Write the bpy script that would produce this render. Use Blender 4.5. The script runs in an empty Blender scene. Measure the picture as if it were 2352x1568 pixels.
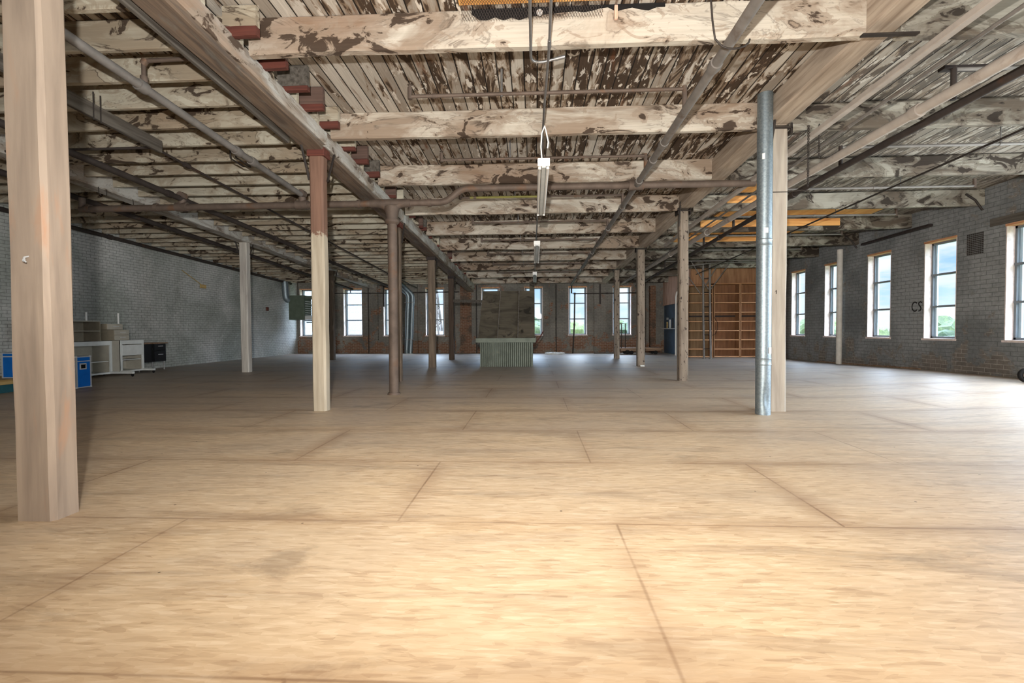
import bpy, bmesh, math, random
from mathutils import Vector, Matrix, noise
R = random.Random(7)
scene = bpy.context.scene
COL = scene.collection
V = Vector
def lin(r, g, b):
    f = lambda c: (c/12.92 if c <= .04045 else ((c+.055)/1.055)**2.4)
    return (f(r/255), f(g/255), f(b/255), 1)
ORD = ['zeroth','first','second','third','fourth','fifth','sixth','seventh','eighth','ninth','tenth','eleventh','twelfth','thirteenth','fourteenth','fifteenth','sixteenth','seventeenth','eighteenth','nineteenth','twentieth']
def nth(n):
    if n <= 20: return ORD[n]
    t = {2: 'twenty', 3: 'thirty'}[n//10]
    return {20: 'twentieth', 30: 'thirtieth'}.get(n) or t+'-'+ORD[n % 10]

# ------------------------------------------------------------------ building geometry constants (metres)
XL, XR, YF, YB = -11.05, 8.95, 21.9, -13.0
def zdeck(y): return 3.945-.0347*(y-6.29)      # underside of roof deck, falling to the far wall
def zbeam(y): return zdeck(y)-.335
ROWS = [4.45+1.84*i for i in range(10)]

# ------------------------------------------------------------------ materials
MATS = {}
class NT:
    def __init__(s, name):
        m = bpy.data.materials.new(name); m.use_nodes = True
        s.m = m; s.t = m.node_tree; s.n = s.t.nodes; s.b = s.n['Principled BSDF']; MATS[name] = m
        s.b.inputs['Specular IOR Level'].default_value = .25
    def new(s, t, **kw):
        n = s.n.new(t)
        for k, v in kw.items(): setattr(n, k, v)
        return n
    def L(s, a, b): s.t.links.new(a, b)
    def coord(s, rnd=True):
        tc = s.new('ShaderNodeTexCoord'); o = tc.outputs['Object']
        if rnd:
            oi = s.new('ShaderNodeObjectInfo')
            ml = s.new('ShaderNodeMath', operation='MULTIPLY'); ml.inputs[1].default_value = 37.0
            s.L(oi.outputs['Random'], ml.inputs[0])
            ad = s.new('ShaderNodeVectorMath', operation='ADD')
            s.L(o, ad.inputs[0]); s.L(ml.outputs[0], ad.inputs[1]); o = ad.outputs[0]
        return o
    def scale(s, o, v):
        mp = s.new('ShaderNodeMapping'); mp.inputs['Scale'].default_value = v; s.L(o, mp.inputs['Vector']); return mp.outputs[0]
    def noise(s, o, scale=1, detail=5, rough=.55, dist=0.):
        n = s.new('ShaderNodeTexNoise'); n.inputs['Scale'].default_value = scale; n.inputs['Detail'].default_value = detail
        n.inputs['Roughness'].default_value = rough; n.inputs['Distortion'].default_value = dist
        s.L(o, n.inputs['Vector']); return n.outputs['Fac']
    def ramp(s, f, stops, interp='LINEAR'):
        r = s.new('ShaderNodeValToRGB'); e = r.color_ramp.elements; r.color_ramp.interpolation = interp
        while len(e) < len(stops): e.new(.5)
        for i, (p, c) in enumerate(stops):
            e[i].position = p; e[i].color = c if len(c) == 4 else (*c, 1)
        s.L(f, r.inputs[0]); return r.outputs[0]
    def step(s, f, a, b): return s.ramp(f, [(a, (0, 0, 0, 1)), (b, (1, 1, 1, 1))])
    def math(s, op, a, b=None):
        n = s.new('ShaderNodeMath', operation=op)
        for i, x in enumerate((a, b)):
            if x is None: continue
            if isinstance(x, (int, float)): n.inputs[i].default_value = x
            else: s.L(x, n.inputs[i])
        return n.outputs[0]
    def mix(s, f, a, b, mode='MIX'):
        n = s.new('ShaderNodeMix', data_type='RGBA', blend_type=mode)
        for i, x in ((0, f), (6, a), (7, b)):
            if isinstance(x, (int, float)): n.inputs[i].default_value = x
            elif isinstance(x, tuple): n.inputs[i].default_value = x
            else: s.L(x, n.inputs[i])
        return n.outputs[2]
    def sep(s, o):
        n = s.new('ShaderNodeSeparateXYZ'); s.L(o, n.inputs[0]); return n.outputs
    def comb(s, x, y, z=0.):
        n = s.new('ShaderNodeCombineXYZ')
        for i, v in enumerate((x, y, z)):
            if isinstance(v, (int, float)): n.inputs[i].default_value = v
            else: s.L(v, n.inputs[i])
        return n.outputs[0]
    def out(s, col, rough=.85, metal=0., bump=None, bstr=.3, bdist=.01):
        if isinstance(col, tuple): s.b.inputs['Base Color'].default_value = col
        else: s.L(col, s.b.inputs['Base Color'])
        if isinstance(rough, (int, float)): s.b.inputs['Roughness'].default_value = rough
        else: s.L(rough, s.b.inputs['Roughness'])
        s.b.inputs['Metallic'].default_value = metal
        if bump is not None:
            bn = s.new('ShaderNodeBump'); bn.inputs['Strength'].default_value = bstr; bn.inputs['Distance'].default_value = bdist
            s.L(bump, bn.inputs['Height']); s.L(bn.outputs[0], s.b.inputs['Normal'])
        return s.m

def stained(name, light, mid, dark, ax, spots=.57, rings=.035, tint=None, grain=.25, patch=(.42, .62)):
    """old whitewash with brown water stains; ax = index of the grain direction"""
    s = NT(name); o = s.coord()
    def sc(along, across): return tuple(along if i == ax else across for i in range(3))
    n1 = s.noise(s.scale(o, sc(1.0, 2.6)), 1.0, 6, .58, 1.2)
    n2 = s.noise(s.scale(o, sc(2.6, 5.)), 1.0, 7, .6, 1.0)
    n3 = s.noise(s.scale(o, sc(.45, 1.0)), 1.0, 3, .5, .3)
    g = s.noise(s.scale(o, sc(2.0, 55.)), 1.0, 3, .5, .2)
    c = s.mix(s.step(n1, *patch), light, mid)
    if tint: c = s.mix(s.math('MULTIPLY', s.step(n3, .52, .66), .75), c, tint)
    if rings:
        for lv, wd, am in ((.585, rings, .9), (.50, rings*.55, .55), (.43, rings*.45, .45)):
            r1 = s.math('ABSOLUTE', s.math('SUBTRACT', n1, lv)); r1 = s.ramp(r1, [(0, (1, 1, 1, 1)), (wd, (0, 0, 0, 1))])
            n4 = s.step(s.noise(s.scale(o, sc(1.1, 1.5)), lv*3., 2, .5, 0), .44, .58)
            c = s.mix(s.math('MULTIPLY', s.math('MULTIPLY', r1, n4), am), c, dark)
    thr = s.math('ADD', n2, s.math('MULTIPLY', s.math('SUBTRACT', n3, .5), .5))
    c = s.mix(s.math('MULTIPLY', s.step(thr, spots-.07, spots-.05), .6), c, mid)
    c = s.mix(s.math('MULTIPLY', s.step(thr, spots, spots+.03), .9), c, dark)
    c = s.mix(grain, c, s.ramp(g, [(.3, (.35, .33, .3, 1)), (.7, (1, 1, 1, 1))]), 'MULTIPLY')
    return s.out(c, .85, 0, g, .25, .006)

def plain(name, col, rough=.7, metal=0., var=.12, scale=6., rust=None, rustamt=.6):
    s = NT(name); o = s.coord(); n = s.noise(o, scale, 5, .6)
    d = tuple(x*(1-var*2) for x in col[:3])+(1,); l = tuple(min(1, x*(1+var)) for x in col[:3])+(1,)
    c = s.ramp(n, [(.3, d), (.7, l)])
    if rust:
        n2 = s.noise(o, scale*.5, 6, .65, .5); c = s.mix(s.step(n2, rustamt, rustamt+.12), c, rust)
    return s.out(c, rough, metal, n, .08, .004)

def wood(name, col, dark, ax, gs=30., rough=.7, knots=0., upper=None, zsplit=0, specks=None, blot=None):
    s = NT(name); o = s.coord(upper is None)
    sc = lambda a, b: tuple(a if i == ax else b for i in range(3))
    g = s.noise(s.scale(o, sc(1.2, gs)), 1., 4, .55, .4); b = s.noise(s.scale(o, sc(.8, 3.)), 1., 4, .6, .5)
    c = s.ramp(g, [(.3, dark), (.62, col)])
    c = s.mix(.35, c, s.ramp(b, [(.3, (.5, .48, .46, 1)), (.7, (1.0, 1.0, 1.0, 1))]), 'MULTIPLY')
    if blot: c = s.mix(s.step(s.noise(s.scale(o, sc(1.3, 5.)), 1., 5, .6, .6), .56, .72), c, blot)
    if upper:
        z = s.sep(o)[2]; e = s.math('ADD', z, s.math('MULTIPLY', s.noise(o, 9., 4), .5))
        gg = s.ramp(g, [(.3, tuple(x*.6 for x in upper[:3])+(1,)), (.65, upper)])
        c = s.mix(s.step(s.math('SUBTRACT', e, zsplit+.25-.5), .5, .53), c, gg)
    if specks: c = s.mix(s.step(s.noise(s.scale(o, sc(9., 16.)), 1., 5, .6, .3), specks, specks+.03), c, lin(58, 48, 42))
    return s.out(c, rough, 0, g, .18, .004)

def brick(name, axes, paint, paint2, red, mortar, bare=.62, lowz=0., ramt=.5, size=1., mcol=None):
    """painted brick: paint colours over brick courses, bare patches where the paint has worn off"""
    s = NT(name); o = s.coord(False); x = s.sep(o); uv = s.comb(x[axes], x[2])
    bt = s.new('ShaderNodeTexBrick'); s.L(uv, bt.inputs['Vector'])
    for k, v in (('Scale', 1.), ('Mortar Size', .006), ('Mortar Smooth', .3), ('Brick Width', .215*size), ('Row Height', .073*size), ('Bias', 0.)): bt.inputs[k].default_value = v
    bt.inputs['Color1'].default_value = (.5, .5, .5, 1); bt.inputs['Color2'].default_value = (1, 1, 1, 1); bt.inputs['Mortar'].default_value = (0, 0, 0, 1)
    tone = bt.outputs['Color']; mort = bt.outputs['Fac']
    big = s.noise(o, .55, 5, .6, .6); med = s.noise(o, 2.2, 6, .65, .4); fine = s.noise(o, 14., 5, .65)
    pc = s.mix(s.step(big, .38, .64), paint, paint2)
    pc = s.mix(s.math('MULTIPLY', mort, .75), pc, mcol or tuple(v*.45 for v in paint[:3])+(1,))
    pc = s.mix(.5, pc, s.ramp(fine, [(.3, (.5, .5, .5, 1)), (.7, (1.15, 1.15, 1.15, 1))]), 'MULTIPLY')
    rc = s.mix(s.sep(tone)[0], tuple(v*.55 for v in red[:3])+(1,), red); rc = s.mix(mort, rc, mortar)
    rc = s.mix(.5, rc, s.ramp(fine, [(.3, (.45, .45, .45, 1)), (.7, (1.1, 1.1, 1.1, 1))]), 'MULTIPLY')
    m = s.math('ADD', med, s.math('MULTIPLY', s.math('SUBTRACT', big, .5), .35))
    if lowz:
        zz = s.math('MULTIPLY', s.step(s.math('SUBTRACT', lowz, x[2]), 0., .75), .16); m = s.math('ADD', m, zz)
    c = s.mix(s.math('MULTIPLY', s.step(m, bare, bare+.07), ramt), pc, rc)
    c = s.mix(s.step(s.noise(o, 7., 6, .7, .3), .68, .74), c, tuple(min(1, v*1.8) for v in paint[:3])+(1,))
    h = s.math('SUBTRACT', fine, s.math('MULTIPLY', mort, 1.5))
    return s.out(c, .8, 0, h, .5, .012)

WX = stained('whitewash_beam', lin(196, 187, 172), lin(150, 132, 114), lin(56, 41, 30), 0, .575, .03, lin(134, 106, 84))
WXR = stained('whitewash_beam_damp', lin(160, 155, 142), lin(98, 87, 75), lin(44, 35, 28), 0, .565, .03, lin(66, 56, 46))
WJ = stained('whitewash_joist', lin(188, 181, 163), lin(150, 136, 116), lin(54, 39, 28), 0, .585, .022, lin(150, 128, 104), .2)
WG = stained('whitewash_girder', lin(190, 187, 180), lin(146, 134, 120), lin(70, 54, 42), 1, .64, .02, lin(140, 112, 88))
WG2 = wood('weathered_girder', lin(182, 166, 148), lin(138, 122, 106), 1, 18.)
GUND = wood('girder_bare_underside', lin(124, 106, 90), lin(86, 76, 68), 1, 26., blot=lin(120, 116, 108))
REDW = wood('red_painted_wood', lin(104, 58, 48), lin(78, 46, 40), 0, 26.)
BROWNW = wood('red_brown_board', lin(108, 86, 76), lin(80, 64, 58), 0, 24.)
GREYW = wood('grey_weathered_board', lin(104, 98, 90), lin(66, 60, 54), 1, 26.)
DARKW = wood('dark_creosote_board', lin(58, 50, 47), lin(34, 28, 28), 0, 26.)
PINE = wood('new_pine_board', lin(232, 174, 104), lin(196, 130, 70), 0, 20.)
PLYO = wood('orange_plywood', lin(232, 178, 106), lin(206, 140, 74), 1, 9., blot=lin(190, 120, 58))
IRON = plain('dark_iron', lin(62, 56, 52), .6, .4)
RUST = plain('rusty_iron_pipe', lin(104, 90, 80), .65, .25, .15, 5., lin(112, 84, 64), .56)
RUSTD = plain('dark_iron_pipe', lin(66, 58, 54), .65, .25, .15, 5., lin(86, 62, 48), .6)
BEIGE = plain('dusty_beige_pipe', lin(166, 156, 146), .75, 0, .1, 4., lin(128, 112, 100), .6)
GREYP = plain('grey_dusty_pipe', lin(128, 122, 116), .6, .3, .12, 5., lin(98, 82, 70), .6)
STEEL = plain('conduit_steel', lin(150, 148, 146), .4, .7, .1, 12.)
WHITE = plain('white_enamel', lin(236, 234, 228), .45, 0, .03)
WHITEP = plain('off_white_plastic', lin(206, 200, 190), .6, 0, .08)
PLAST = plain('white_plaster', lin(222, 206, 198), .9, 0, .12, 9., lin(176, 150, 136), .62)
HEADW = wood('window_head_wood', lin(214, 160, 118), lin(170, 112, 76), 1, 18.)
FRAME = plain('grey_window_frame', lin(116, 122, 126), .5, .1, .06)
FRAMEW = plain('pale_window_frame', lin(206, 214, 220), .5, 0, .05)
BEIGEM = plain('beige_steel', lin(168, 162, 148), .5, 0, .06)
BEIGED = plain('tan_steel', lin(138, 128, 110), .55, 0, .08)
PALEM = plain('pale_grey_steel', lin(206, 208, 204), .45, 0, .05)
CHROME = plain('bright_metal', lin(206, 208, 208), .35, .35, .05)
BLACKM = plain('black_steel', lin(16, 16, 17), .28, 0, .2)
BLACKR = plain('black_rubber', lin(26, 24, 23), .8, 0, .2)
BLUE = plain('blue_laminate', lin(10, 104, 192), .4, 0, .05)
TEAL = plain('teal_painted_wood', lin(40, 84, 92), .6, 0, .12)
TANW = wood('tan_board', lin(196, 168, 112), lin(160, 130, 80), 1, 18.)
GREENM = plain('grey_green_steel', lin(88, 98, 84), .6, 0, .08)
SAGE = plain('sage_painted_siding', lin(118, 124, 112), .7, 0, .12, 5., lin(168, 164, 142), .68)
SAGED = plain('shaded_sage_grooves', lin(70, 76, 66), .8, 0, .12)  # darker copy of the sage, paints in the shade between the ribs
HOODM = stained('sooty_hood_panel', lin(80, 74, 62), lin(56, 51, 42), lin(34, 30, 24), 0, .66, 0, lin(98, 90, 76), .45)
WALN = wood('brown_plywood', lin(170, 126, 90), lin(138, 98, 68), 2, 14.)
SHELFW = wood('lit_shelf_edge_wood', lin(222, 172, 128), lin(196, 142, 98), 0, 14.)  # shelf wood lightened so the edges look lit
WALNB = wood('shaded_brown_back_board', lin(140, 98, 66), lin(112, 76, 50), 2, 12.)  # back board darkened to paint in the shade inside the shelves
WALNX = wood('brown_shelf_wood', lin(190, 138, 96), lin(152, 104, 68), 0, 14.)
OLIVEW = wood('olive_tan_plywood', lin(132, 106, 76), lin(106, 82, 56), 2, 14.)
PINKW = wood('pink_brown_plywood', lin(230, 196, 174), lin(192, 150, 126), 2, 10.)
SLATE = plain('dark_blue_wall_paint', lin(72, 90, 108), .45, 0, .2, 3.)
CARTW = wood('cart_deck_wood', lin(160, 132, 108), lin(116, 90, 70), 0, 16.)
PAPER = plain('white_crumpled_plastic', lin(232, 234, 232), .5, 0, .05)
INK = plain('black_paint_marks', lin(44, 42, 42), .8, 0, .05)
CHALK = plain('chalk_marks', lin(206, 202, 192), .9, 0, .05)
YEL = plain('yellow_painted_pipe', lin(132, 126, 66), .5, 0, .1)
C_FL = wood('column_wood_warm', lin(158, 141, 124), lin(134, 119, 105), 2, 14., blot=lin(160, 124, 98))  # beige with orange blotches mixed in at random
C_2 = wood('column_wood_two_tone', lin(182, 171, 152), lin(154, 143, 124), 2, 16., upper=lin(128, 98, 82), zsplit=2.35)
C_D = wood('column_wood_dark', lin(120, 104, 88), lin(86, 74, 62), 2, 18., blot=lin(140, 120, 100))
C_DD = wood('column_wood_darkest', lin(92, 76, 64), lin(62, 52, 44), 2, 18.)
C_L = wood('column_wood_pale', lin(196, 190, 180), lin(160, 152, 144), 2, 14., specks=.69)
C_R = wood('column_wood_beige', lin(178, 168, 154), lin(152, 142, 130), 2, 14., specks=.70)
C_RS = wood('column_wood_speckled', lin(150, 136, 120), lin(110, 97, 84), 2, 14., specks=.60)
BR_F = brick('far_wall_brick', 0, lin(140, 134, 124), lin(104, 101, 94), lin(132, 92, 68), lin(170, 160, 144), .575, 1.1, .95)
BR_L = brick('left_wall_brick', 1, lin(196, 195, 190), lin(154, 157, 149), lin(136, 100, 80), lin(160, 154, 144), .74, .0, .6, mcol=lin(112, 112, 106))
BR_R = brick('right_wall_brick', 1, lin(148, 149, 148), lin(114, 116, 115), lin(128, 116, 104), lin(184, 176, 164), .60, .9, .75, 1.2, mcol=lin(92, 93, 92))
BR_X = brick('bare_red_brick', 0, lin(98, 82, 70), lin(86, 72, 60), lin(126, 88, 66), lin(160, 144, 124), .42, .0, .9)
BR_W = brick('white_painted_brick', 0, lin(118, 120, 126), lin(128, 131, 136), lin(200, 196, 190), lin(220, 220, 220), .8)

def galv():
    s = NT('galvanised_steel'); o = s.coord()
    v = s.new('ShaderNodeTexVoronoi'); v.inputs['Scale'].default_value = 60.; s.L(o, v.inputs['Vector'])
    c = s.mix(s.sep(v.outputs['Color'])[0], lin(132, 144, 150), lin(152, 163, 168))
    return s.out(c, .5, .85)
GALV = galv()
def floor_mat():
    s = NT('osb_floor'); o = s.coord(False); x = s.sep(o)
    # strands: three layers of elongated voronoi cells, turned differently
    cols = []
    for i, (rot, sc) in enumerate(((.22, (9, 62, 1)), (-.35, (12, 56, 1)), (.8, (13, 44, 1)))):
        mp = s.new('ShaderNodeMapping'); mp.inputs['Rotation'].default_value = (0, 0, rot); mp.inputs['Scale'].default_value = sc; s.L(o, mp.inputs['Vector'])
        v = s.new('ShaderNodeTexVoronoi'); v.inputs['Scale'].default_value = 1.; v.inputs['Randomness'].default_value = 1.; s.L(mp.outputs[0], v.inputs['Vector'])
        cols.append(s.sep(v.outputs['Color'])[i])
    a = s.math('ADD', s.math('ADD', s.math('MULTIPLY', cols[0], .4), s.math('MULTIPLY', cols[1], .35)), s.math('MULTIPLY', cols[2], .25))
    c = s.ramp(a, [(.1, lin(188, 161, 128)), (.38, lin(209, 184, 149)), (.62, lin(216, 192, 158)), (.9, lin(226, 205, 174))])
    # sheet joints 1.219 x 2.44 m, staggered by half a sheet
    r = s.math('DIVIDE', s.math('SUBTRACT', x[1], 2.635-1.219*30), 1.219)
    row = s.math('FLOOR', r); fr = s.math('FRACT', r)
    odd = s.math('MODULO', row, 2.)
    cx = s.math('FRACT', s.math('DIVIDE', s.math('ADD', s.math('ADD', x[0], .77+24.4), s.math('MULTIPLY', odd, 1.22)), 2.44))
    wob = s.math('MULTIPLY', s.math('SUBTRACT', s.noise(o, 1.2, 3), .5), .01)
    dj = s.math('MULTIPLY', s.math('MINIMUM', s.math('ADD', fr, wob), s.math('SUBTRACT', 1.0, fr)), 1.219)
    dc = s.math('MULTIPLY', s.math('MINIMUM', s.math('ADD', cx, wob), s.math('SUBTRACT', 1.0, cx)), 2.44)
    d = s.math('MINIMUM', dj, dc)
    halo = s.ramp(d, [(0, (1, 1, 1, 1)), (.16, (0, 0, 0, 1))])
    line = s.ramp(d, [(.002, (1, 1, 1, 1)), (.009, (0, 0, 0, 1))])
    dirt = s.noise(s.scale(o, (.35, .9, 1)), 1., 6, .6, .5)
    # grey mixed in over the random dirt, stronger toward the far end
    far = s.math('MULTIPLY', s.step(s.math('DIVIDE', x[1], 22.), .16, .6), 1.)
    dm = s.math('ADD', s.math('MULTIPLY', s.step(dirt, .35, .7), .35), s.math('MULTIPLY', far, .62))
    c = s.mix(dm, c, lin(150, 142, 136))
    strk = s.noise(s.scale(o, (.7, 5., 1)), 1., 6, .65, .6)
    c = s.mix(s.math('MULTIPLY', s.step(strk, .52, .74), .5), c, lin(112, 94, 80))
    blot = s.noise(s.scale(o, (.45, 1.1, 1)), 1.3, 7, .65, 1.)
    c = s.mix(s.math('MULTIPLY', s.step(blot, .60, .68), .35), c, lin(92, 78, 68))
    fv = s.new('ShaderNodeTexVoronoi'); fv.inputs['Scale'].default_value = 5.5; s.L(o, fv.inputs['Vector'])
    fk = s.math('MULTIPLY', s.ramp(fv.outputs['Distance'], [(.035, (1, 1, 1, 1)), (.05, (0, 0, 0, 1))]), s.step(s.sep(fv.outputs['Color'])[0], .72, .74))
    c = s.mix(s.math('MULTIPLY', fk, .8), c, lin(52, 42, 34))
    c = s.mix(s.math('MULTIPLY', halo, s.math('MULTIPLY', s.step(s.noise(o, .8, 3), .32, .62), .5)), c, lin(142, 110, 82))
    c = s.mix(s.math('MULTIPLY', line, s.math('ADD', .25, s.math('MULTIPLY', s.step(s.noise(o, 1.7, 3), .35, .65), .4))), c, lin(112, 82, 58))
    s.b.inputs['Specular IOR Level'].default_value = .45
    return s.out(c, .5, 0, a, .06, .003)
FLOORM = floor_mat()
def deck_mat():
    s = NT('stained_deck_boards'); o = s.coord(False); x = s.sep(o)
    bw = .15
    u = s.math('DIVIDE', s.math('ADD', x[0], 40.), bw); bi = s.math('FLOOR', u); fr = s.math('FRACT', u)
    wn = s.new('ShaderNodeTexWhiteNoise', noise_dimensions='1D'); s.L(bi, wn.inputs['W']); rn = wn.outputs['Value']
    gap = s.ramp(s.math('MINIMUM', fr, s.math('SUBTRACT', 1., fr)), [(.025, (1, 1, 1, 1)), (.06, (0, 0, 0, 1))])
    po = s.comb(s.math('ADD', x[0], s.math('MULTIPLY', rn, 9.)), s.math('ADD', x[1], s.math('MULTIPLY', rn, 31.)), 0.)
    n1 = s.noise(s.scale(po, (7., 1.5, 1)), 1., 7, .6, .9); n2 = s.noise(s.scale(po, (14., 4.5, 1)), 1., 7, .62, .6)
    big = s.noise(s.scale(o, (.5, .35, 1)), 1., 3, .5, .3)
    g = s.noise(s.scale(po, (60., 2., 1)), 1., 3, .5, .2)
    c = s.ramp(rn, [(0, lin(150, 139, 126)), (.5, lin(174, 164, 150)), (1, lin(200, 192, 180))])
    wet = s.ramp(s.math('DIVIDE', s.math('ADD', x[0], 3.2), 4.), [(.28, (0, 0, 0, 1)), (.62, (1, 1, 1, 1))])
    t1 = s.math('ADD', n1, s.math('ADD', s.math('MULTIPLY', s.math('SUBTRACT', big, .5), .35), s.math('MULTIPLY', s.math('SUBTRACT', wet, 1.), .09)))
    c = s.mix(s.step(t1, .43, .50), c, lin(132, 112, 92))
    c = s.mix(s.step(t1, .495, .525), c, lin(70, 55, 42))
    c = s.mix(s.math('MULTIPLY', s.step(n2, .56, .60), s.step(t1, .40, .47)), c, lin(212, 203, 190))
    c = s.mix(s.math('MULTIPLY', s.step(s.noise(s.scale(po, (5., .8, 1)), 1., 3), .64, .72), .8), c, lin(112, 70, 42))
    c = s.mix(.3, c, s.ramp(g, [(.3, (.4, .38, .35, 1)), (.7, (1, 1, 1, 1))]), 'MULTIPLY')
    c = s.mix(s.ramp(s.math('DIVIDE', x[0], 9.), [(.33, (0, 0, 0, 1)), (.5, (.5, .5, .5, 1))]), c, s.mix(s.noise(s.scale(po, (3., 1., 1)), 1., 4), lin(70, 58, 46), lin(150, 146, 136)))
    c = s.mix(gap, c, lin(26, 20, 16))
    return s.out(c, .85, 0, s.math('SUBTRACT', g, s.math('MULTIPLY', gap, 3.)), .4, .01)
DECKM = deck_mat()
def glass_mat():
    s = NT('window_glass'); s.n.remove(s.b)
    t = s.new('ShaderNodeBsdfTransparent'); g = s.new('ShaderNodeBsdfGlossy'); g.inputs['Roughness'].default_value = .02
    t.inputs[0].default_value = (.93, .96, .97, 1)
    f = s.new('ShaderNodeLayerWeight'); f.inputs['Blend'].default_value = .5
    fr = s.math('ADD', .015, s.math('MULTIPLY', s.math('POWER', f.outputs['Facing'], 5.), .6))
    mx = s.new('ShaderNodeMixShader'); s.L(fr, mx.inputs[0]); s.L(t.outputs[0], mx.inputs[1]); s.L(g.outputs[0], mx.inputs[2])
    s.L(mx.outputs[0], s.n['Material Output'].inputs[0]); return s.m
GLASS = glass_mat()
def leaf_mat(name, a, b, cdark):
    s = NT(name); o = s.coord(); n = s.noise(o, 2.6, 8, .85); n2 = s.noise(o, .35, 3)
    c = s.ramp(n, [(.38, cdark), (.5, a), (.6, b)]); c = s.mix(s.math('MULTIPLY', n2, .4), c, b)
    return s.out(c, .8, 0, n, 1., .5)
LEAF = [leaf_mat('leaves_mid', lin(58, 72, 44), lin(92, 106, 66), lin(32, 46, 30)),
        leaf_mat('leaves_light', lin(74, 88, 50), lin(112, 122, 74), lin(42, 58, 36)),
        leaf_mat('leaves_deep', lin(46, 62, 44), lin(76, 92, 60), lin(26, 40, 30))]
BARK = plain('bark', lin(92, 76, 62), .9)
GRASS = plain('field_grass', lin(70, 92, 50), .9, 0, .15, .2)

# ------------------------------------------------------------------ mesh builder
class MB:
    def __init__(s): s.v = []; s.f = []; s.m = []; s.mi = 0
    def add(s, vs, fs):
        k = len(s.v); s.v += [tuple(v) for v in vs]; s.f += [tuple(i+k for i in f) for f in fs]; s.m += [s.mi]*len(fs); return s
    def box(s, a, b, M=None):
        x0, y0, z0 = a; x1, y1, z1 = b
        vs = [V(p) for p in ((x0, y0, z0), (x1, y0, z0), (x1, y1, z0), (x0, y1, z0), (x0, y0, z1), (x1, y0, z1), (x1, y1, z1), (x0, y1, z1))]
        if M: vs = [M @ v for v in vs]
        return s.add(vs, [(0, 3, 2, 1), (4, 5, 6, 7), (0, 1, 5, 4), (1, 2, 6, 5), (2, 3, 7, 6), (3, 0, 4, 7)])
    def bbox(s, a, b, r=.008, M=None):
        """box with all edges rounded off by r"""
        bm = bmesh.new(); bmesh.ops.create_cube(bm, size=1)
        c = [(p+q)/2 for p, q in zip(a, b)]; d = [abs(q-p) for p, q in zip(a, b)]
        for v in bm.verts: v.co = V((v.co.x*d[0]+c[0], v.co.y*d[1]+c[1], v.co.z*d[2]+c[2]))
        bmesh.ops.bevel(bm, geom=bm.edges[:], offset=min(r, min(d)*.45), segments=2, affect='EDGES', profile=.5)
        return s.bm(bm, M)
    def bm(s, bm, M=None):
        bm.verts.index_update()
        vs = [(M @ v.co) if M else v.co.copy() for v in bm.verts]
        s.add(vs, [tuple(v.index for v in f.verts) for f in bm.faces]); bm.free(); return s
    def tube(s, pts, r, n=12, caps=True):
        pts = [V(p) for p in pts]; rs = r if isinstance(r, (list, tuple)) else [r]*len(pts)
        t = [(pts[min(i+1, len(pts)-1)]-pts[max(i-1, 0)]).normalized() for i in range(len(pts))]
        up = V((0, 0, 1)) if abs(t[0].z) < .9 else V((0, 1, 0))
        u = t[0].cross(up).normalized(); rings = []
        for i, p in enumerate(pts):
            u = (u-t[i]*u.dot(t[i])).normalized(); w = t[i].cross(u)
            k = 1.
            if 0 < i < len(pts)-1:
                d1 = (pts[i]-pts[i-1]).normalized(); k = 1/max(.35, d1.dot(t[i]))
                k = 1 if k > 2.5 else k
            rings.append([p+(u*math.cos(2*math.pi*j/n)+w*math.sin(2*math.pi*j/n))*rs[i] for j in range(n)])
        vs = [v for rr in rings for v in rr]; fs = []
        for i in range(len(pts)-1):
            for j in range(n):
                a = i*n+j; b = i*n+(j+1) % n; fs.append((a, b, b+n, a+n))
        if caps: fs += [tuple(range(n-1, -1, -1)), tuple((len(pts)-1)*n+j for j in range(n))]
        return s.add(vs, fs)
    def cyl(s, a, b, r, n=16): return s.tube([a, b], r, n)
    def ring(s, c, ax, R0, r, n=24, m=8):
        ax = V(ax).normalized(); u = ax.orthogonal().normalized(); w = ax.cross(u); vs = []; fs = []
        for i in range(n):
            d = u*math.cos(2*math.pi*i/n)+w*math.sin(2*math.pi*i/n)
            for j in range(m):
                vs.append(V(c)+d*(R0+r*math.cos(2*math.pi*j/m))+ax*r*math.sin(2*math.pi*j/m))
        for i in range(n):
            for j in range(m):
                a = i*m+j; b = i*m+(j+1) % m; c2 = ((i+1) % n)*m+(j+1) % m; d2 = ((i+1) % n)*m+j; fs.append((a, b, c2, d2))
        return s.add(vs, fs)
    def timber(s, p0, p1, w, h, cham=.012, seg=.35, jit=.004, side=None, seed=None):
        """hewn timber from p0 to p1: w along 'side', h along the third direction; waney chamfered edges"""
        rr = random.Random(seed if seed is not None else R.random())
        p0 = V(p0); p1 = V(p1); t = (p1-p0).normalized()
        u = V(side) if side else V((1, 0, 0)); u = (u-t*u.dot(t)).normalized(); q = t.cross(u)
        N = max(2, int((p1-p0).length/seg)+1); a, b, c = w/2, h/2, cham
        prof = [(-a+c, -b), (a-c, -b), (a, -b+c), (a, b-c), (a-c, b), (-a+c, b), (-a, b-c), (-a, -b+c)]
        wob = [[rr.random()*40 for _ in range(2)] for _ in prof]; vs = []; fs = []
        for i in range(N+1):
            f = i/N; p = p0.lerp(p1, f)
            for k, (x, y) in enumerate(prof):
                jx = jit*2*noise.noise(V((f*N*.45+wob[k//2][0], wob[k//2][1], 0)))+rr.uniform(-jit, jit)*.3
                jy = jit*2*noise.noise(V((wob[k//2][1], f*N*.45+wob[k//2][0], 3)))+rr.uniform(-jit, jit)*.3
                vs.append(p+u*(x+jx)+q*(y+jy))
        for i in range(N):
            for k in range(8):
                a0 = i*8+k; b0 = i*8+(k+1) % 8; fs.append((a0, b0, b0+8, a0+8))
        fs += [tuple(range(7, -1, -1)), tuple(N*8+k for k in range(8))]
        return s.add(vs, fs)
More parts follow.
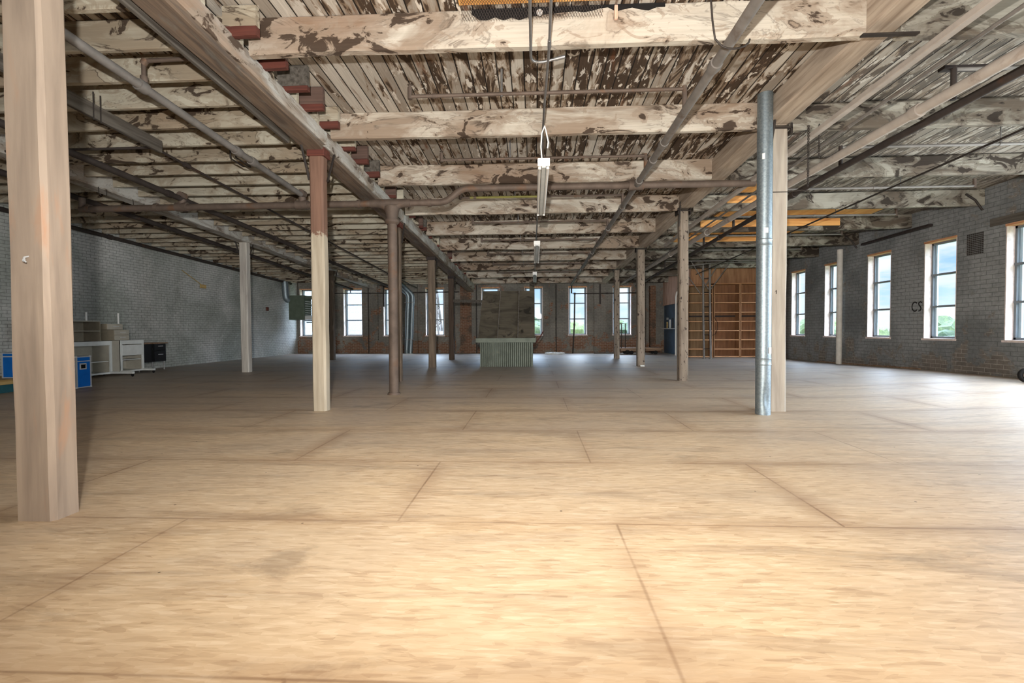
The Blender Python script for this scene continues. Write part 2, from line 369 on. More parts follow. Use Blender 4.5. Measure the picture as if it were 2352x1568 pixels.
    def build(s, name, mat, parent=None, org=None, smooth=False):
        if org is None: org = V(parent['_o']) if parent is not None else V((0, 0, 0))
        org = V(org); me = bpy.data.meshes.new(name)
        me.from_pydata([tuple(V(v)-org) for v in s.v], [], s.f)
        for m in (mat if isinstance(mat, (list, tuple)) else [mat]): me.materials.append(m)
        if isinstance(mat, (list, tuple)): me.polygons.foreach_set('material_index', s.m)
        bm = bmesh.new(); bm.from_mesh(me); bmesh.ops.recalc_face_normals(bm, faces=bm.faces[:]); bm.to_mesh(me); bm.free()
        if smooth:
            me.polygons.foreach_set('use_smooth', [True]*len(me.polygons))
            try: me.set_sharp_from_angle(angle=math.radians(40))
            except Exception: pass
        me.update()
        o = bpy.data.objects.new(name, me); COL.objects.link(o); o['_o'] = tuple(org)
        if parent is not None:
            o.parent = parent; o.location = org-V(parent['_o'])
        else: o.location = org
        return o
def tag(o, label=None, cat=None, group=None, kind=None):
    for k, v in (('label', label), ('category', cat), ('group', group), ('kind', kind)):
        if v: o[k] = v
    return o
def thing(name, label, cat, loc, group=None):
    o = bpy.data.objects.new(name, None); COL.objects.link(o); o.location = loc; o['_o'] = tuple(loc)
    o.empty_display_size = .1
    return tag(o, label, cat, group)
def pipe(name, label, cat, pts, r, mat, couplings=(), group=None, cr=1.28, cl=.10, n=12, cname='coupling'):
    pts = [V(p) for p in pts]
    o = MB().tube(pts, r, n).build(name, mat, None, pts[0], True); tag(o, label, cat, group)
    for f in couplings:      # f = fraction along the first leg chain
        L = [(pts[i+1]-pts[i]).length for i in range(len(pts)-1)]; d = f*sum(L); i = 0
        while i < len(L)-1 and d > L[i]: d -= L[i]; i += 1
        t = (pts[i+1]-pts[i]).normalized(); c = pts[i]+t*d
        m = MB(); m.tube([c-t*cl/2, c-t*cl*.3, c+t*cl*.3, c+t*cl/2], [r*cr, r*cr*1.03, r*cr*1.03, r*cr], n)
        m.build(cname, mat, o, None, True)
    return o
def bend(a, b, c, rad, n=6):
    """points rounding the corner b between a and c"""
    a, b, c = V(a), V(b), V(c); u = (a-b).normalized(); w = (c-b).normalized(); p = b+u*rad; q = b+w*rad
    return [p*(1-t)**2+b*2*t*(1-t)+q*t*t for t in [i/n for i in range(n+1)]]

# ------------------------------------------------------------------ floor, roof deck, walls
def sst(x): x = max(0., min(1., x)); return x*x*(3-2*x)
def zfloor(x, y): return .125*sst((x-3.6)/5.2)*sst((16.5-y)/7.)*(1 if y > -5 else sst((y+13)/8.))
m = MB(); nx, ny = 40, 70
for j in range(ny+1):
    for i in range(nx+1):
        x = XL-.3+(XR-XL+.6)*i/nx; y = YB-.3+(YF-YB+.6)*j/ny; m.v.append((x, y, zfloor(x, y)))
for j in range(ny):
    for i in range(nx):
        a = j*(nx+1)+i; m.f.append((a, a+1, a+nx+2, a+nx+1)); m.m.append(0)
m.box((XL-.3, YB-.3, -.3), (XR+.3, YF+.3, -.05))
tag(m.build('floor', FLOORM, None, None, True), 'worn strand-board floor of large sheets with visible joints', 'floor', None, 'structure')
m = MB()
def slab(m, x0, x1, y0, y1, z0f, t):
    a, b = z0f(y0), z0f(y1)
    m.add([(x0, y0, a), (x1, y0, a), (x1, y1, b), (x0, y1, b), (x0, y0, a+t), (x1, y0, a+t), (x1, y1, b+t), (x0, y1, b+t)],
          [(0, 3, 2, 1), (4, 5, 6, 7), (0, 1, 5, 4), (1, 2, 6, 5), (2, 3, 7, 6), (3, 0, 4, 7)])
slab(m, XL-.35, XR+.35, YB-.35, YF+.35, zdeck, .12)
tag(m.build('ceiling', DECKM), 'stained whitewashed roof deck boards', 'ceiling', None, 'structure')

WS, WT = .80, 3.02          # window sill and head heights
FARW = [(-10.92, -10.02), (-8.85, -7.96), (-6.97, -6.08), (-5.0, -4.12), (-2.41, -1.58), (-.44, .40), (1.56, 2.41), (3.55, 4.40)]
RIGW = [(16.27, 17.12), (14.36, 15.22), (12.47, 13.32), (10.60, 11.45), (8.70, 9.55), (6.8, 7.65), (4.9, 5.75), (3., 3.85), (1.1, 1.95)]
def wall_with_openings(m, u0, u1, ops, put, ztop):
    """put(u0,u1,z0,z1) adds a block"""
    us = sorted(ops); e = u0
    for a, b in us:
        put(e, a, -.3, ztop(e), ztop(a)); put(a, b, -.3, WS, WS); 
        zt = (ztop(a), ztop(b)); put(a, b, WT, *zt); e = b
    put(e, u1, -.3, ztop(e), ztop(u1))
TH = .42; THR = .27
m = MB()
def putf(a, b, z0, z1, z1b): m.box((a, YF, z0), (b, YF+TH, z1))
wall_with_openings(m, XL-.4, XR+.4, FARW, putf, lambda u: zdeck(YF)+.02)
for a, b in ((-7.76, -7.2), (2.72, 3.24), (.72, 1.22), (-5.75, -5.35)): m.box((a, YF-.10, .62 if a < -7 else -.2), (b, YF+.02, zdeck(YF)-.02))
tag(m.build('wall_far', BR_F), 'dirty painted brick wall with tall windows at the far end', 'wall', None, 'structure')
m = MB(); m.box((-3.38, YF-.06, -.2), (-2.86, YF+.01, zdeck(YF)-.02))
tag(m.build('trim_1', BR_X), 'strip of bare red brick beside the hood', 'wall', None, 'structure')
m = MB()
def putr(a, b, z0, z1, z1b):
    m.add([(XR, a, z0), (XR+THR, a, z0), (XR+THR, b, z0), (XR, b, z0), (XR, a, z1), (XR+THR, a, z1), (XR+THR, b, z1b), (XR, b, z1b)],
          [(0, 3, 2, 1), (4, 5, 6, 7), (0, 1, 5, 4), (1, 2, 6, 5), (2, 3, 7, 6), (3, 0, 4, 7)])
wall_with_openings(m, YB-.4, YF+.4, RIGW, putr, lambda u: zdeck(u)+.02)
tag(m.build('wall_right', BR_R), 'dark grey painted brick wall with a row of tall windows', 'wall', None, 'structure')
m = MB(); a, b = YB-.4, YF+.4
m.add([(XL-TH, a, -.3), (XL, a, -.3), (XL, b, -.3), (XL-TH, b, -.3), (XL-TH, a, zdeck(a)+.02), (XL, a, zdeck(a)+.02), (XL, b, zdeck(b)+.02), (XL-TH, b, zdeck(b)+.02)],
      [(0, 3, 2, 1), (4, 5, 6, 7), (0, 1, 5, 4), (1, 2, 6, 5), (2, 3, 7, 6), (3, 0, 4, 7)])
tag(m.build('wall_left', BR_L), 'long blank grey painted brick wall', 'wall', None, 'structure')
m = MB()
BACKW = [(-10.4+2.2*i, -9.0+2.2*i) for i in range(9)]
def putb(a, b, z0, z1, z1b): m.box((a, YB-TH, z0), (b, YB, z1))
wall_with_openings(m, XL-.4, XR+.4, BACKW, putb, lambda u: zdeck(YB)+.02)
tag(m.build('wall_back', BR_F), 'brick wall behind the camera', 'wall', None, 'structure')

wn = 0
def window(kind, a, b, full=True):
    global wn; wn += 1
    far = kind == 'far'
    org = ((a+b)/2, YF, WS) if far else (XR, (a+b)/2, WS)
    def P(u, d, z): return (u, YF+d, z) if far else (XR+d, u, z)
    def bx(mm, u0, u1, d0, d1, z0, z1): return mm.box(P(u0, d0, z0), P(u1, d1, z1)) if far else mm.box((XR+d0, u0, z0), (XR+d1, u1, z1))
    w = thing('window_%d' % wn, None, None, org); w['kind'] = 'structure'
    w['label'] = ('tall window %s in the far brick wall' if far else 'tall window %s in the dark right wall') % \
        {('far', 0): 'behind the grey-green heater', ('far', 1): 'second from the left corner', ('far', 2): 'behind the upright iron pipe', ('far', 3): 'showing the lattice tower',
         ('far', 4): 'mostly behind the wooden hood', ('far', 5): 'half hidden by the hood right edge', ('far', 6): 'with an iron pipe standing in front', ('far', 7): 'behind the platform cart handle',
         ('r', 0): 'farthest from the camera', ('r', 1): 'behind the white post', ('r', 2): 'third counted from the far corner', ('r', 3): 'beside the painted letters', ('r', 4): 'cut by the right edge'}.get(('far' if far else 'r', FARW.index((a, b)) if far else RIGW.index((a, b))), 'outside the frame')
    # lining of the opening
    j = .02; T = TH if far else THR
    bx(MB(), a, a+j, .0, T, WS, WT).build('jamb', PLAST, w); bx(MB(), b-j, b, .0, T, WS, WT).build('jamb', PLAST, w)
    bx(MB(), a, b, -.015, T, WT-.045, WT).build('head_board', HEADW, w)
    bx(MB(), a-.02, b+.02, -.03, T+.05, WS-.02, WS+.025).build('sill', PLAST, w)
    fm = MB(); fw = .045; d0, d1 = (.21, .27) if far else (.15, .20)
    a2, b2, z0, z1 = a+j, b-j, WS+.025, WT-.045
    for q in ((a2, a2+fw, z0, z1), (b2-fw, b2, z0, z1), (a2, b2, z0, z0+fw), (a2, b2, z1-fw, z1)): bx(fm, q[0], q[1], d0, d1, q[2], q[3])
    zt = [z0+(z1-z0)*k/3 for k in (1, 2)]
    for z in zt: bx(fm, a2, b2, d0-.01, d1, z-.022, z+.022)
    fm.build('frame', FRAME, w)
    om = MB()
    for q in ((a2+fw, a2+fw+.05), (b2-fw-.05, b2-fw)): bx(om, q[0], q[1], d1, d1+.03, z0, z1)
    om.build('outer_frame', FRAMEW, w)
    zz = [z0+fw]+zt+[z1-fw]
    for k in range(3):
        bx(MB(), a2+fw*.5, b2-fw*.5, d0+.028, d0+.032, zz[k], zz[k+1]).build('glass_pane', GLASS, w)

for a, b in FARW: window('far', a, b)
for a, b in RIGW[:5]: window('r', a, b)
tag(MB().bbox((XR-.03, 8.5, WT+.01), (XR+.02, 9.85, WT+.16), .006).build('lintel_board', GREYW, None, (XR, 9, WT)), 'grey wooden lintel over the window cut by the right edge', 'lintel')
# partition enclosing the far right corner
m = MB(); m.box((5.9, 18.42, 0), (XR, 18.5, zdeck(18.4)))
tag(m.build('wall_partition', WALN), 'brown plywood partition behind the bookshelves', 'wall', None, 'structure')
m = MB(); m.box((5.86, 18.42, 0), (5.95, YF, 2.14))
tag(m.build('wall_partition_side', SLATE), 'dark blue lower partition wall beside the far corner', 'wall', None, 'structure')
m = MB(); m.box((5.80, 18.4, 2.13), (5.98, YF-.02, zdeck(YF)-.02)); m.box((5.78, 18.4, 2.10), (6.0, YF-.02, 2.145))
tag(m.build('wall_partition_upper', PINKW), 'upper pinkish plywood wall over the dark blue wall', 'wall', None, 'structure')

# ------------------------------------------------------------------ beams, joists, girders
for i, y in enumerate(ROWS):
    zb = zbeam(y); h = zdeck(y)-zb+.01
    ends = (-2.66+R.uniform(-.03, .03), 2.95)
    m = MB().timber((ends[0], y+.055, zb+h/2), (ends[1], y+.055, zb+h/2), .11, h, .02, .4, .008, (0, 1, 0), i)
    tag(m.build('ceiling_beam', WX, None, (ends[0], y+.055, zb)), 'stained whitewashed crossbeam of the middle bay, %s from the camera' % nth(i+1), 'beam', 'middle bay crossbeams')
    zb -= .02
    m = MB().timber((3.25, y+.055, zb+.16), (XR-.02, y+.055, zb+.16+.03), .11, .33, .02, .4, .009, (0, 1, 0), 50+i)
    tag(m.build('ceiling_beam', WXR, None, (3.25, y+.055, zb)), 'grimy stained crossbeam of the right bay, %s from the camera' % nth(i+1), 'beam', 'right bay crossbeams')
def zlg(y): return 3.45-.042*(y-6.3)
GY = [1.6, 6.28, 9.9, 13.55, 17.05, YF-.02]
wh = ['nearest the camera, ending at the two-tone column', 'passing over the big iron riser pipe', 'starting at the greyish column behind the riser', 'between the two farthest left columns', 'ending at the far wall']
for i in range(5):
    y0, y1 = GY[i], GY[i+1]; zz = lambda y: (zlg(y)+zdeck(y)-.28)/2
    hh = (zdeck(y0)-.28-zlg(y0)); h2 = zdeck(y1)-.28-zlg(y1)
    t = thing('roof_girder', 'long whitewashed left girder timber, %s' % wh[i], 'girder', (-2.87, y0, zlg(y0)), 'left girder timbers')
    MB().timber((-2.87, y0, zlg(y0)+.05+hh/2), (-2.87, y1-.005, zlg(y1)+.05+h2/2), .30, (hh+h2)/2-.02, .02, .4, .006, (1, 0, 0), 90+i).build('timber', WG, t)
    MB().timber((-2.885, y0, zlg(y0)+.03), (-2.885, y1-.005, zlg(y1)+.03), .27, .06, .012, .4, .006, (1, 0, 0), 190+i).build('bottom_plank', GUND, t)
    if i == 0:
        MB().timber((-3.10, y0, zlg(y0)+.05), (-3.10, y1-.3, zlg(y1)+.04), .05, .09, .01, .4, .003, (1, 0, 0), 195).build('side_batten', GREYW, t)
def zrg(y): return 3.655-.0347*(y-6.3)
RGY = [2.0, 6.3, 9.95, 13.85, 17.55, YF-.02]
wh = ['nearest the camera', 'starting at the column beside the galvanised duct', 'starting at the second right column', 'starting at the third right column', 'ending at the far wall']
for i in range(5):
    y0, y1 = RGY[i], RGY[i+1]
    m = MB().timber((3.1, y0, zrg(y0)+.15), (3.1, y1-.005, zrg(y1)+.15), .30, .30, .025, .4, .006, (1, 0, 0), 100+i)
    tag(m.build('roof_girder', WG2, None, (3.1, y0, zrg(y0))), 'pale bare-wood right girder timber, %s' % wh[i], 'girder', 'right girder timbers')
def zg2(y): return 3.53-.036*(y-7.5)
G2Y = [4.0, 12.1, 16.95, YF-.02]
wh = ['nearest the camera', 'between the two far-left columns', 'ending at the far wall']
for i in range(3):
    y0, y1 = G2Y[i], G2Y[i+1]; h0 = zdeck(y0)-zg2(y0)-.02; h1 = zdeck(y1)-zg2(y1)-.02
    m = MB().timber((-7.5, y0, zg2(y0)+h0/2), (-7.5, y1-.005, zg2(y1)+h1/2), .28, (h0+h1)/2, .02, .4, .006, (1, 0, 0), 110+i)
    tag(m.build('roof_girder', WG, None, (-7.5, y0, zg2(y0))), 'whitewashed far-left girder timber with hooks, %s' % wh[i], 'girder', 'far-left girder timbers')
# joists of the left bays
JY = [3.90+.53*k for k in range(34)]
jm = []
for k in range(3):
    a = MB().timber((-7.35, 0, .14), (-2.72, 0, .14), .055, .28, .006, .35, .004, (0, 1, 0), 300+k).build('ceiling_joist', WJ, None, (-2.72, 0, 0))
    b = MB().timber((XL+.01, 0, .14), (-7.66, 0, .14), .055, .28, .006, .35, .004, (0, 1, 0), 320+k).build('ceiling_joist', WJ, None, (-7.66, 0, 0))
    jm.append((a, b))
used = [[0, 0], [0, 0], [0, 0]]
def put_joist(which, k, y):
    v = k % 3; src = jm[v][which]
    if used[v][which]: o = src.copy(); COL.objects.link(o)
    else: o = src; used[v][which] = 1
    o.location = (-2.72 if which == 0 else -7.66, y, zdeck(y)-(.28 if which == 0 else .17)); o['_o'] = tuple(o.location)
    return o
n0 = n1 = 0
for k, y in enumerate(JY):
    if y > YF-.1: continue
    n0 += 1
    o = put_joist(0, k, y); tag(o, 'whitewashed joist between the two left girders, %s from the camera' % nth(n0), 'joist', 'inner left bay joists')
    if y > 7.0:
        n1 += 1
        o = put_joist(1, k, y); tag(o, 'whitewashed joist between far-left girder and left wall, %s from the camera' % nth(n1), 'joist', 'outer left bay joists')
# sawn joist stubs lapping past the left girder into the middle bay
STUBS = [(4.27, -2.49), (4.78, -2.49), (5.20, -2.47), (5.63, -2.49), (6.10, -2.50), (6.80, -2.55), (7.30, -2.54), (7.88, -2.55), (9.0, -2.60), (9.3, -2.54), (10.4, -2.58), (11.3, -2.62), (11.58, -2.60), (12.4, -2.64), (13.45, -2.66), (14.1, -2.64), (15.3, -2.62), (16.5, -2.64), (17.4, -2.62), (18.6, -2.64)]
for k, (y, x1) in enumerate(STUBS):
    zb = zdeck(y)-.275; low = .085 if k in (0, 1, 4, 7, 12) else (.05 if k % 3 else .07)
    e = MB().timber((-2.80, y+.03, zb+low/2+.135), (x1, y+.03, zb+low/2+.135), .06, .27-low, .006, .12, .003, (0, 1, 0), 340+k); e.mi = 1
    e.timber((-2.80, y+.03, zb+low/2), (x1, y+.03, zb+low/2), .063, low, .006, .12, .003, (0, 1, 0), 340+k)
    o = e.build('joist_stub', [(WJ, BROWNW, GREYW, BROWNW, WJ)[k % 5], REDW], None, (-2.7, y, zb))
    tag(o, 'sawn joist stub with rust-red lower edge past the left girder, %s from the camera' % nth(k+1), 'joist stub', 'joist stubs past the left girder')
# bridging struts
sy = [4.43+.53*k for k in (0, 2, 3, 4, 5, 6, 7, 8)]
for i, y in enumerate(sy):
    zt = zdeck(y)
    m = MB().timber((-5.05+.02*i, y+.03, zt-.27), (-4.95+.02*i, y+.50, zt-.06), .06, .02, .003, .3, .002, (1, 0, 0), 360+i)
    tag(m.build('bridging_strut', WJ, None, (-5, y, zt-.27)), 'slanting wood strut between left bay joists, %s from the camera' % nth(i+1), 'strut', 'joist bridging struts')

# ------------------------------------------------------------------ columns
def column(label, x0, x1, y0, dep, ztop, mat, cap, top=None, lean=(0, 0), knees=(), cham=.02, capmat=None, xcap=.05):
    w = x1-x0; xc = (x0+x1)/2; yc = y0+dep/2
    t = thing('wooden_column', label, 'column', (xc, yc, 0), 'timber columns')
    MB().timber((xc, yc, 0), (xc+lean[0], yc+lean[1], ztop), w, dep, cham, .3, .004, (1, 0, 0), int(abs(x0*100)+y0*10)).build('post', mat, t)
    if cap == 'wood':
        MB().bbox((x0-.02, y0-.02, ztop), (x1+.03, y0+dep+.02, ztop+.11), .006).build('cap_block', capmat or REDW, t)
    elif cap == 'iron':
        m = MB(); m.bbox((x0-.045, y0-.02, ztop), (x1+.045, y0+dep+.02, ztop+.022), .004); m.bbox((x0-.045, y0-.02, ztop-.06), (x0-.02, y0+dep+.02, ztop+.07), .004); m.bbox((x1+.02, y0-.02, ztop-.06), (x1+.045, y0+dep+.02, ztop+.07), .004)
        m.build('cap_plate', capmat or IRON, t)
    for (sx, dy) in knees:
        X = x1+.012 if sx > 0 else x0-.012
        MB().tube([(X, y0+.03 if dy < 0 else y0+dep-.03, ztop-.30), (X+.015*sx, y0+dep/2+dy, ztop+.16)], .016, 6).build('knee_bar', IRON, t)
    return t
column('tall wooden column in the left foreground, warm beige with orange blotches', -2.959, -2.727, 2.566, .17, 3.50, C_FL, 'wood', cham=.022)
column('two-tone wooden column, reddish brown above and cream below', -2.956, -2.772, 6.236, .15, 3.37, C_2, 'wood', lean=(.0, 0), knees=((1, .26), (-1, -.26)), capmat=REDW)
column('greyish wooden column just behind the iron riser pipe', -2.95, -2.775, 9.85, .16, 3.20, C_D, 'wood', knees=((1, .2),))
column('dull brown wooden column standing between riser pipe and hood', -3.01, -2.81, 13.5, .17, 3.05, C_D, 'wood', knees=((1, .2),), capmat=DARKW)
column('dark brown wooden column nearest the bare red brick strip', -3.055, -2.87, 17.03, .17, 2.90, C_DD, 'wood', knees=((1, .2),), capmat=DARKW)
column('beige wooden column beside the tall galvanised duct', 3.03, 3.233, 6.29, .18, 3.60, C_R, 'iron', knees=((-1, -.25),))
column('speckled beige wooden column, second in the right row', 2.975, 3.157, 9.95, .18, 3.46, C_RS, 'iron', knees=((-1, -.22),))
column('cracked beige wooden column, third in the right row', 2.96, 3.17, 13.85, .19, 3.33, C_RS, 'iron')
column('slim beige wooden column in front of the cart handle', 2.92, 3.11, 17.55, .17, 3.20, C_RS, 'iron')
column('pale cracked wooden column in front of the blank left wall', -7.62, -7.42, 12.1, .18, 3.36, C_L, 'wood', knees=((1, .25), (-1, -.25)), capmat=C_L)
column('thin grey wooden column half hidden behind the two-tone column', -7.38, -7.22, 16.95, .18, 3.12, C_D, 'wood', knees=((1, .25),), capmat=C_D)
# spike in the foreground column
m = MB().tube([(-2.83, 2.57, 1.50), (-2.83, 2.545, 1.49), (-2.815, 2.53, 1.47), (-2.80, 2.527, 1.462)], [.004, .005, .008, .003], 8)
tag(m.build('bent_spike', CHROME, None, (-2.83, 2.57, 1.5), True), 'small bent metal spike in the left foreground column', 'spike')

# ------------------------------------------------------------------ pipes: cross main and riser
YM = 7.91; zc = 3.18
xr = -2.35
t = thing('drain_pipe', 'thick rusty iron cross pipe with upright riser standing on the floor', 'pipe', (xr, YM, 0))
MB().tube([(xr, YM, .0), (xr, YM, .03)], [.11, .10], 20).build('floor_flange', RUST, t, None, True)
MB().tube([(xr, YM, 0.02), (xr, YM, 1.75), (xr, YM, 2.86)], .078, 20).build('riser', RUST, t, None, True)
MB().tube([(xr, YM, 1.74), (xr, YM, 1.77)], .083, 20).build('joint_ring', RUST, t, None, True)
MB().tube([(xr, YM, 2.83), (xr, YM, 2.86), (xr, YM, 2.90), (xr, YM, 2.905)], [.09, .118, .118, .095], 20).build('riser_collar', RUST, t, None, True)
MB().tube([(xr, YM, 2.89), (xr, YM, 3.0), (xr, YM, 3.08), (xr, YM, 3.12)], [.09, .1, .125, .12], 20).tube([(xr-.36, YM, zc), (xr+.30, YM, zc)], .068, 18).tube(bend((xr-.34, YM, zc-.005), (xr-.02, YM, zc-.005), (xr-.02, YM, 2.9), .26, 8), .064, 16).tube(bend((xr+.3, YM, zc-.005), (xr+.02, YM, zc-.005), (xr+.02, YM, 2.9), .22, 8), .064, 16).build('sweep_tee', RUST, t, None, True)
MB().tube([(-7.75, YM, zc-.01), (xr-.3, YM, zc)], .055, 16).build('left_run', RUST, t, None, True)
xa, xb = -1.45, -1.18
MB().tube([(xr+.25, YM, zc)]+bend((xr, YM, zc), (xa, YM, zc+.0), (xb, YM, 3.40), .12)+bend((xa, YM, zc), (xb, YM, 3.40), (3., YM, 3.40), .1)+[(3.55, YM, 3.40)], .055, 16).build('offset_run', RUST, t, None, True)
for x in (-7.6, -6.4, -2.9, xr+.28, -1.72):
    z = zc
    MB().tube([(x-.03, YM, z), (x+.03, YM, z)], .068, 16).build('coupling', RUST, t, None, True)
for x in (-5.95, -3.87):
    MB().tube([(x-.10, YM, zc), (x+.10, YM, zc)], .075, 16).tube([(x, YM, zc), (x, YM, zc+.12)], .06, 14).tube([(x, YM-.06, zc+.19), (x, YM+.06, zc+.19)], .06, 14).build('tee', RUST, t, None, True)
MB().tube([(1.66-.12, YM, 3.40), (1.66+.12, YM, 3.40)], .08, 16).build('tee', RUST, t, None, True)
MB().tube([(-7.72, YM, zc-.01), (-7.72, YM, zc+.18)], .05, 12).build('tee', RUST, t, None, True)
# lengthwise pipes, left bay
def zj(y): return zdeck(y)-.28
pipe('sprinkler_pipe', 'dusty grey pipe running lengthwise at upper left, nearest the left girder', 'pipe', [(-3.87, 2.2, 3.62), (-3.87, 7.85, 3.34)], .043, GREYP, (.43, .70, .76), 'lengthwise pipes in the left bays', 1.35)
pipe('sprinkler_pipe', 'dark pipe running lengthwise just right of the far-left girder', 'pipe', [(-5.95, 4.4, 3.44), (-5.95, 7.91, 3.31), (-5.95, 20.5, 2.83)], .045, RUSTD, (.2, .4, .6), 'lengthwise pipes in the left bays')
pipe('sprinkler_pipe', 'dark pipe running lengthwise between far-left girder and left wall', 'pipe', [(-8.3, 6., 3.62), (-8.3, 17.3, 3.13), (-8.3, 21.6, 2.95)], .05, RUSTD, (.12, .45), 'lengthwise pipes in the left bays')
pipe('sprinkler_pipe', 'dark pipe running along the top of the left wall', 'pipe', [(-10.95, 8., 3.66), (-10.95, 21.2, 3.19)], .05, RUSTD, (.3,), 'lengthwise pipes in the left bays')
pipe('conduit_pipe', 'thin rusty pipe running diagonally across the left joists, with an elbow', 'pipe', [(-7.6, 6.42, 3.60), (-5.25, 6.42, 3.60), (-5.19, 6.48, 3.585), (-5.19, 17., 3.09), (-5.15, 21., 2.93)], .018, RUSTD, (.175,), None, 2.)
pipe('conduit_pipe', 'thin dark pipe beside the grey hanging board', 'pipe', [(-5.12, 4.6, 3.60), (-5.12, 6.45, 3.59)], .014, RUSTD)
pipe('branch_pipe', 'short pipe branching sideways from the upper left pipe with elbow', 'pipe', [(-3.87, 4.66, 3.50)]+bend((-3.87, 4.66, 3.5), (-3.87, 4.66, 3.765), (-3., 4.66, 3.765), .04)+[(-2.95, 4.66, 3.78)], .021, RUST, (.22, .07), None, 1.6, .06)
# grey hanging board
t = MB().bbox((-5.015, 3.7, 3.50), (-4.965, 6.26, 3.66), .006)
t.v = [(x, y, z-.0347*(y-5.2)) for x, y, z in t.v]
tag(t.build('hanging_board', GREYW, None, (-4.99, 5, 3.5)), 'grey weathered board hung lengthwise under the upper left joists', 'board')
for i, (y, x) in enumerate(((5.25, -4.96), (5.34, -4.96))):
    m = MB().cyl((x, y, 3.47), (x, y, zdeck(y)-.2), .007, 6)
    tag(m.build('hanger_rod', IRON, None, (x, y, 3.5)), ('nearer' if i == 0 else 'farther')+' thin iron rod of the pair above the grey hanging board', 'rod', 'hanger rods over the board')
m = MB().tube([(-4.25, 6.6, 3.92), (-4.25, 6.6, 3.50)]+[(-4.25, 6.6+.1*k, 3.50-.005*k) for k in (1, 3)]+[(-4.17, 6.95, 3.49), (-4.17, 6.6, 3.51), (-4.17, 6.6, 3.92)], .011, 8)
tag(m.build('pipe_hanger', IRON, None, (-4.2, 6.6, 3.5), True), 'long U-shaped iron hanger hooked under the left joists', 'hanger')
# middle bay main and branches
pipe('sprinkler_main', 'long dusty iron pipe running down the middle bay, upper centre right', 'pipe', [(1.66, 2.2, 3.53), (1.66, 21.5, 3.06)], .045, GREYP, (.12, .21, .24, .285, .36, .45, .6, .75))
m = MB(); p0 = (1.45, 4.05, 3.80)
m.tube([p0, (1.47, 4.06, 3.6), (1.50, 4.08, 3.46)]+[(1.66-.13*math.cos(a), 4.10, 3.46-.075*math.sin(a)) for a in [i*math.pi/8 for i in range(1, 9)]], .008, 8)
tag(m.build('pipe_hanger', IRON, None, p0, True), 'bent rod hanger hooked around the long middle bay pipe', 'hanger')
for i in range(8):
    y = 5.4+1.845*i; z = zdeck(y)-.275; mat = YEL if i == 2 else RUST
    o = pipe('branch_pipe', 'thin sprinkler branch pipe across the middle bay, %s from the camera' % nth(i+1), 'pipe', [(-1.38, y, z), (1.66, y, z)], .02, RUST, (.09, .5), 'middle bay branch pipes', 1.25, .05)
    if i == 2: o['label'] = 'thin yellow-striped sprinkler branch pipe across the middle bay, third from the camera'
    if i == 2: MB().cyl((-1.2, y-.003, z), (.1, y-.003, z), .021, 12).build('yellow_band', YEL, o, None, True)
    MB().tube([(-1.385, y, z-.03), (-1.385, y, z+.10)], .027, 10).tube([(-1.385, y, z+.1), (-1.385, y, z+.125), (-1.385, y, z+.13)], [.012, .012, .03], 8).build('sprinkler_elbow', RUST, o, None, True)
    MB().tube([(1.66, y, z+.03), (1.66, y, z-.26)], .027, 10).build('riser_elbow', RUST, o, None, True)
    MB().tube([(-.35, y, z-.026), (-.35, y, zdeck(y))], .012, 6).build('strap', STEEL, o)
# right bay main, branches, other lengthwise lines
pipe('sprinkler_main', 'dark iron pipe running lengthwise in the right bay, under the broad beige pipe', 'pipe', [(4.41, 3., 3.40), (4.41, 7.8, 3.36), (4.41, 17.7, 3.02), (4.41, 21., 2.92)], .045, RUSTD, (.3, .48, .62, .8))
pipe('sprinkler_main', 'broad dusty beige pipe running lengthwise in the right bay', 'pipe', [(3.86, 2.4, 3.24), (3.86, 7.9, 3.25), (3.86, 21.4, 3.06)], .052, BEIGE, (.14, .3, .45, .6))
for i in range(7):
    y = 5.3+1.85*i; z = zdeck(y)-.20 if i == 0 else zdeck(y)-.255
    x1 = XR-.15 if i < 2 else 7.88
    o = pipe('branch_pipe', 'thin sprinkler branch pipe across the right bay, %s from the camera' % nth(i+1), 'pipe', [(4.41, y, z), (x1, y, z)], .022, GREYP, (.5,), 'right bay branch pipes', 1.25, .05)
    MB().tube([(4.41, y, z+.02), (4.41, y, z-.32)], .028, 10).build('riser_elbow', RUSTD, o, None, True)
    MB().tube([(x1, y, z-.03), (x1, y, z+.1), (x1, y, z+.13)], [.028, .028, .03], 10).build('sprinkler_elbow', RUST, o, None, True)
    MB().tube([(6.6, y, z-.026), (6.6, y, zdeck(y))], .009, 6).build('strap', STEEL, o)
def rail(name, label, x, y0, y1, z0, z1, w, h, mat):
    m = MB().timber((x, y0, z0), (x, y1, z1), w, h, .006, .6, .003, (1, 0, 0)); return tag(m.build(name, mat, None, (x, y0, z0)), label, 'rail')
rail('wooden_rail', 'pale wooden rail running lengthwise under the right bay beams, just right of the girder', 3.50, 2.6, 13., 3.60, 3.29, .075, .06, BEIGE)
pipe('conduit_pipe', 'thin grey conduit running lengthwise beside the pale wooden rail', 'conduit', [(3.82, 2.6, 3.62), (3.82, 6.3, 3.50), (3.82, 20., 3.02)], .018, GREYP, (.06, .2))
pipe('conduit_pipe', 'thin dark conduit running lengthwise toward the right wall', 'conduit', [(5.98, 5.3, 3.52), (5.98, 6.4, 3.48), (5.98, 8.5, 3.41), (5.98, 18., 3.07)], .016, IRON, ())
pipe('conduit_pipe', 'thin slanting conduit over the shelves in the right bay', 'conduit', [(4.9, 16., 3.1), (5.9, 16.3, 3.25), (7.6, 16.6, 3.3)], .016, GREYP, ())
m = MB().bbox((4.30, 5.28, 3.78), (5.0, 5.37, 3.815), .005)
